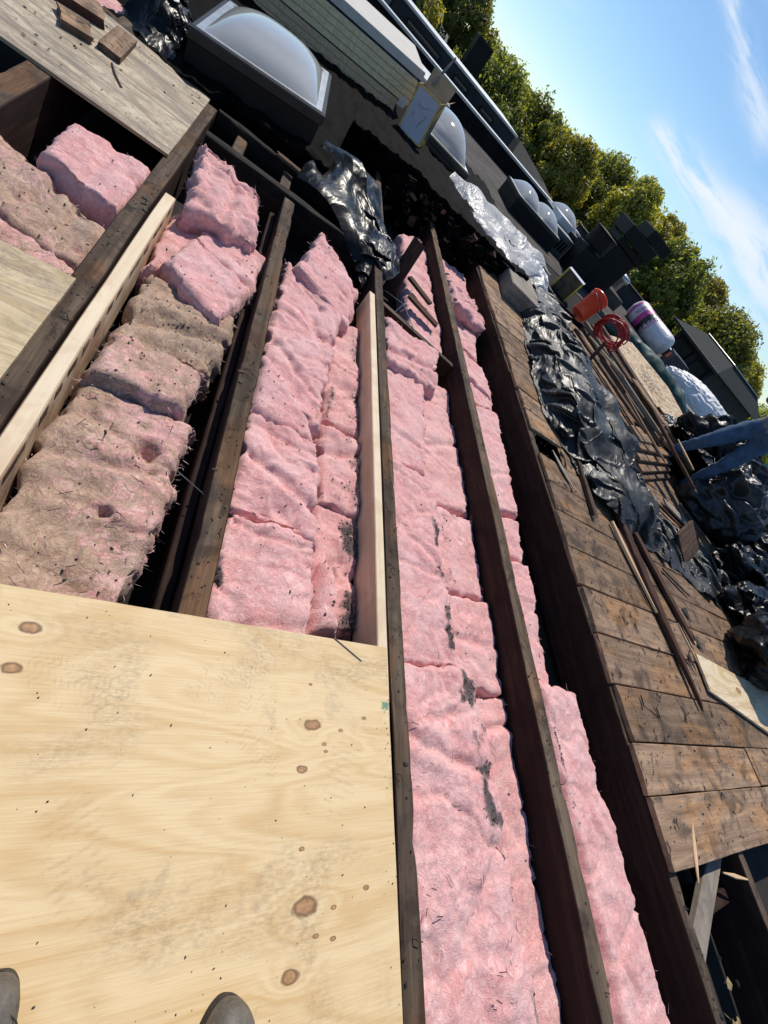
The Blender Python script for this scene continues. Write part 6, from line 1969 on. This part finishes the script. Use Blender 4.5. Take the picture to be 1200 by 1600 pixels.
# ------------------------------------------------------------------ boots of the photographer
def boot(loc, rz, label, mirror=1):
    r = empty('boot', loc, rz)
    # sections along the foot: y from heel to toe, half width, height, sole raise
    n = 28
    ky = np.array([-.045, -.03, .0, .04, .08, .12, .16, .20, .235, .262, .278, .285])
    kw = np.array([.012, .034, .040, .041, .040, .042, .046, .048, .045, .036, .022, .006])
    kh = np.array([.10, .125, .135, .135, .130, .115, .092, .078, .070, .058, .042, .026])
    ks = np.array([0, 0, 0, .001, .002, .004, .006, .008, .008, .006, .003, .0]) * mirror
    th_ = np.linspace(0, np.pi, 44)
    ys = .12 - .165 * np.cos(th_)
    toe = np.sqrt(np.clip(1 - ((ys - .215) / .0702) ** 2, 0.002, 1))
    hw = np.where(ys > .215, .0475 * toe ** .9, np.interp(ys, ky, kw))
    hh = np.where(ys > .215, .024 + .050 * toe ** .8, np.interp(ys, ky, kh))
    hh = np.convolve(np.pad(hh, 2, 'edge'), [.1, .2, .4, .2, .1], 'valid')
    sh = np.interp(ys, ky, ks)
    V = []
    a = np.linspace(0, 2 * np.pi, n, endpoint=False)
    for y, w, h, s in zip(ys, hw, hh, sh):
        ca, sa = np.cos(a), np.sin(a)
        x = w * np.sign(ca) * np.abs(ca) ** .75 + s
        z = .022 + (h - .022) * np.where(sa > 0, np.abs(sa) ** .8, 0) + np.where(sa < 0, -.010 * np.abs(sa) ** .5, 0)
        V.append(np.stack([x, np.full(n, y), z], -1))
    V = np.array(V)
    q = V * 40
    V[..., 2] += .0016 * perlin(q) * (V[..., 2] > .03)
    F = [tuple(x) for x in grid_faces(n, len(ys), 0, True)]
    F += [tuple(range(n))[::-1], tuple(range((len(ys) - 1) * n, len(ys) * n))]
    mobj('upper', V.reshape(-1, 3), F, M_leather, r, smooth=True)
    # sole with welt
    out = []
    for y, w, s in zip(ys, hw * .97 + .001, sh):
        out.append((s - w, y))
    for y, w, s in zip(ys[::-1], (hw * .97 + .001)[::-1], sh[::-1]):
        out.append((s + w, y))
    m_ = len(out)
    V = [(x, y, .0) for x, y in out] + [(x, y, .020) for x, y in out]
    F = [tuple(range(m_, 2 * m_))[::-1], tuple(range(m_))] + [((i + 1) % m_, i, m_ + i, m_ + (i + 1) % m_) for i in range(m_)]
    mobj('sole', V, F, M_sole, r)
    # stitched toe seam
    seam = [(.047 * math.cos(q), .155 + .105 * math.sin(q), .040 + .045 * math.sin(q) ** 2 * .3) for q in np.linspace(-.15, math.pi + .15, 30)]
    v, f = tube([(.0485 * math.cos(q) * (.9 if math.sin(q) > .8 else 1), .20 + .062 * math.sin(q), .052 + .020 * math.sin(q) * .2) for q in np.linspace(-.1, math.pi + .1, 26)], .0011, 5)
    mobj('stitching', v, f, M_sole, r)
    # shaft
    prof = []
    for z, rx, ry, y0 in ((.10, .042, .055, .0), (.14, .044, .058, -.004), (.18, .046, .060, -.008), (.23, .050, .062, -.010), (.235, .046, .058, -.010), (.16, .038, .050, -.006)):
        prof.append(np.stack([rx * np.cos(a), y0 + ry * np.sin(a), np.full(n, z)], -1))
    mobj('shaft', np.concatenate(prof), [tuple(x) for x in grid_faces(n, len(prof), 0, True)], M_leather, r, smooth=True)
    for k in range(4):
        z = .128 - k * .008
        y = .075 + k * .026
        v, f = tube([(-.022, y, z + .002), (0, y + .004, z + .008), (.022, y, z + .002)], .0022, 6)
        mobj('lace', v, f, M_sole, r)
    tag(r, label, 'boot', 'boots of the person taking the picture')
    return r


boot((.335, -.555, .0215), R3(-12), 'grey brown leather boot toe, right one at the bottom edge', 1)
boot((.045, -.475, .0215), R3(-4), 'grey brown leather boot toe in the bottom left corner', -1)


# ------------------------------------------------------------------ person in jeans behind the bags
def person(loc, rz, label):
    J = {
        'pelvis': ((0, 0, .95), .135), 'waist': ((0, .01, 1.10), .125), 'chest': ((0, .0, 1.32), .155), 'neck0': ((0, .0, 1.48), .065), 'neck1': ((0, .02, 1.56), .058), 'head0': ((0, .03, 1.64), .082), 'head1': ((0, .03, 1.74), .085), 'head2': ((0, .02, 1.80), .05),
        'hipL': ((-.10, .0, .90), .105), 'kneeL': ((-.12, .05, .50), .068), 'calfL': ((-.125, .01, .34), .062), 'ankL': ((-.13, -.02, .09), .048), 'toeL': ((-.14, .15, .045), .040),
        'hipR': ((.10, .0, .90), .105), 'kneeR': ((.20, .12, .51), .072), 'calfR': ((.25, .06, .34), .064), 'ankR': ((.28, .0, .09), .048), 'toeR': ((.31, .17, .045), .040),
        'shL': ((-.19, .0, 1.42), .06), 'elL': ((-.27, .02, 1.14), .044), 'wrL': ((-.20, .22, 1.24), .030), 'paL': ((-.17, .29, 1.27), .028),
        'shR': ((.19, .0, 1.42), .06), 'elR': ((.28, .02, 1.14), .044), 'wrR': ((.20, .22, 1.24), .030), 'paR': ((.17, .29, 1.27), .028)}
    E = [('pelvis', 'waist'), ('waist', 'chest'), ('chest', 'neck0'), ('neck0', 'neck1'), ('neck1', 'head0'), ('head0', 'head1'), ('head1', 'head2'),
         ('pelvis', 'hipL'), ('hipL', 'kneeL'), ('kneeL', 'calfL'), ('calfL', 'ankL'), ('ankL', 'toeL'), ('pelvis', 'hipR'), ('hipR', 'kneeR'), ('kneeR', 'calfR'), ('calfR', 'ankR'), ('ankR', 'toeR'),
         ('chest', 'shL'), ('shL', 'elL'), ('elL', 'wrL'), ('wrL', 'paL'), ('chest', 'shR'), ('shR', 'elR'), ('elR', 'wrR'), ('wrR', 'paR')]
    for s, sd_ in ((-1, 'L'), (1, 'R')):
        b = J['pa' + sd_][0]
        for k in range(4):
            x = b[0] + (k - 1.5) * .022
            l = (.07, .08, .075, .058)[k]
            J[f'f{k}a{sd_}'] = ((x, b[1] + .03, b[2] - .02), .010)
            J[f'f{k}b{sd_}'] = ((x, b[1] + .03 + l * .5, b[2] - .02 - l * .5), .009)
            J[f'f{k}c{sd_}'] = ((x, b[1] + .03 + l * .45, b[2] - .02 - l), .008)
            E += [('pa' + sd_, f'f{k}a{sd_}'), (f'f{k}a{sd_}', f'f{k}b{sd_}'), (f'f{k}b{sd_}', f'f{k}c{sd_}')]
        J['ta' + sd_] = ((b[0] - s * .035, b[1] + .0, b[2] - .01), .011)
        J['tb' + sd_] = ((b[0] - s * .05, b[1] + .035, b[2] - .03), .009)
        E += [('pa' + sd_, 'ta' + sd_), ('ta' + sd_, 'tb' + sd_)]
    keys = list(J)
    ix = {k: i for i, k in enumerate(keys)}
    me = bpy.data.meshes.new('body_skeleton')
    me.from_pydata([J[k][0] for k in keys], [(ix[a], ix[b]) for a, b in E], [])
    tmp = bpy.data.objects.new('tmp_body', me)
    COL.objects.link(tmp)
    md = tmp.modifiers.new('skin', 'SKIN')
    lay = me.skin_vertices[0] if me.skin_vertices else None
    if lay is None:
        bpy.context.view_layer.update()
        lay = me.skin_vertices[0]
    for k in keys:
        r = J[k][1]
        lay.data[ix[k]].radius = (r, r)
        lay.data[ix[k]].use_root = (k == 'pelvis')
    sb = tmp.modifiers.new('sub', 'SUBSURF')
    sb.levels = 2
    sb.render_levels = 2
    dg = bpy.context.evaluated_depsgraph_get()
    bm_ = bpy.data.meshes.new_from_object(tmp.evaluated_get(dg))
    bpy.data.objects.remove(tmp)
    bm_.materials.clear()
    for q in (M_skin, M_denim, M_shirt, M_sole):
        bm_.materials.append(q)
    n = len(bm_.vertices)
    co = np.zeros(n * 3)
    bm_.vertices.foreach_get('co', co)
    co = co.reshape(-1, 3)
    leg = co[:, 2] < .98
    wr = .016 * ridged(co * np.array((8, 8, 13)) + np.stack([perlin(co * 5)] * 3, -1) * 1.5, 3) - .02
    ctr = np.where(co[:, 0:1] < 0, np.array((-.12, .02)), np.array((.14, .04)))
    dd = co[:, :2] - ctr
    dd /= np.linalg.norm(dd, axis=1)[:, None] + 1e-6
    m_ = leg & (co[:, 2] > .12)
    co[m_, :2] += dd[m_] * (wr[m_] + .012)[:, None]
    bm_.vertices.foreach_set('co', co.reshape(-1))
    mi = []
    for p in bm_.polygons:
        c_ = p.center
        hand = c_[1] > .21 and c_[2] > 1.05
        if c_[2] > 1.5 or hand:
            mi.append(0)
        elif c_[2] < .11:
            mi.append(3)
        elif c_[2] < 1.0:
            mi.append(1)
        else:
            mi.append(2)
    bm_.polygons.foreach_set('material_index', np.array(mi, dtype=np.int32))
    bm_.polygons.foreach_set('use_smooth', np.ones(len(mi), dtype=bool))
    bm_.update()
    r = empty('person', loc, rz)
    b = meshobj('body', bm_, r)
    # hair, and the face
    v, f = lathe([(.001, .105), (.05, .098), (.083, .06), (.092, .01), (.088, -.03)], 24)
    v = np.array(v)
    v[:, 2] += .006 * perlin(v * 60)
    h = mobj('hair', v + np.array((0, .012, 1.735)), f, M_hair, r, smooth=True)
    for s in (-1, 1):
        v, f = lathe([(.001, -.012), (.010, -.008), (.013, 0), (.010, .008), (.001, .012)], 12)
        mobj('eye', v + np.array((s * .032, .105, 1.70)), f, M_white, r, smooth=True)
        v, f = lathe([(.004, -.03), (.016, -.01), (.018, .012), (.006, .03)], 10)
        mobj('ear', v * np.array((.5, 1, 1)) + np.array((s * .088, .02, 1.69)), f, M_skin, r, smooth=True)
    v, f = tube([(0, .105, 1.705), (0, .125, 1.67), (0, .118, 1.66)], [.008, .013, .009], 8)
    mobj('nose', v, f, M_skin, r, smooth=True)
    v, f = tube([(-.025, .100, 1.628), (0, .110, 1.626), (.025, .100, 1.628)], [.004, .007, .004], 8)
    mobj('mouth', v, f, simple('lips', (.40, .18, .15), .5), r, smooth=True)
    tag(r, label, 'person')
    return r


person((5.12, 2.95, .0), R3(120), 'person in blue jeans standing behind the black bags at right edge')
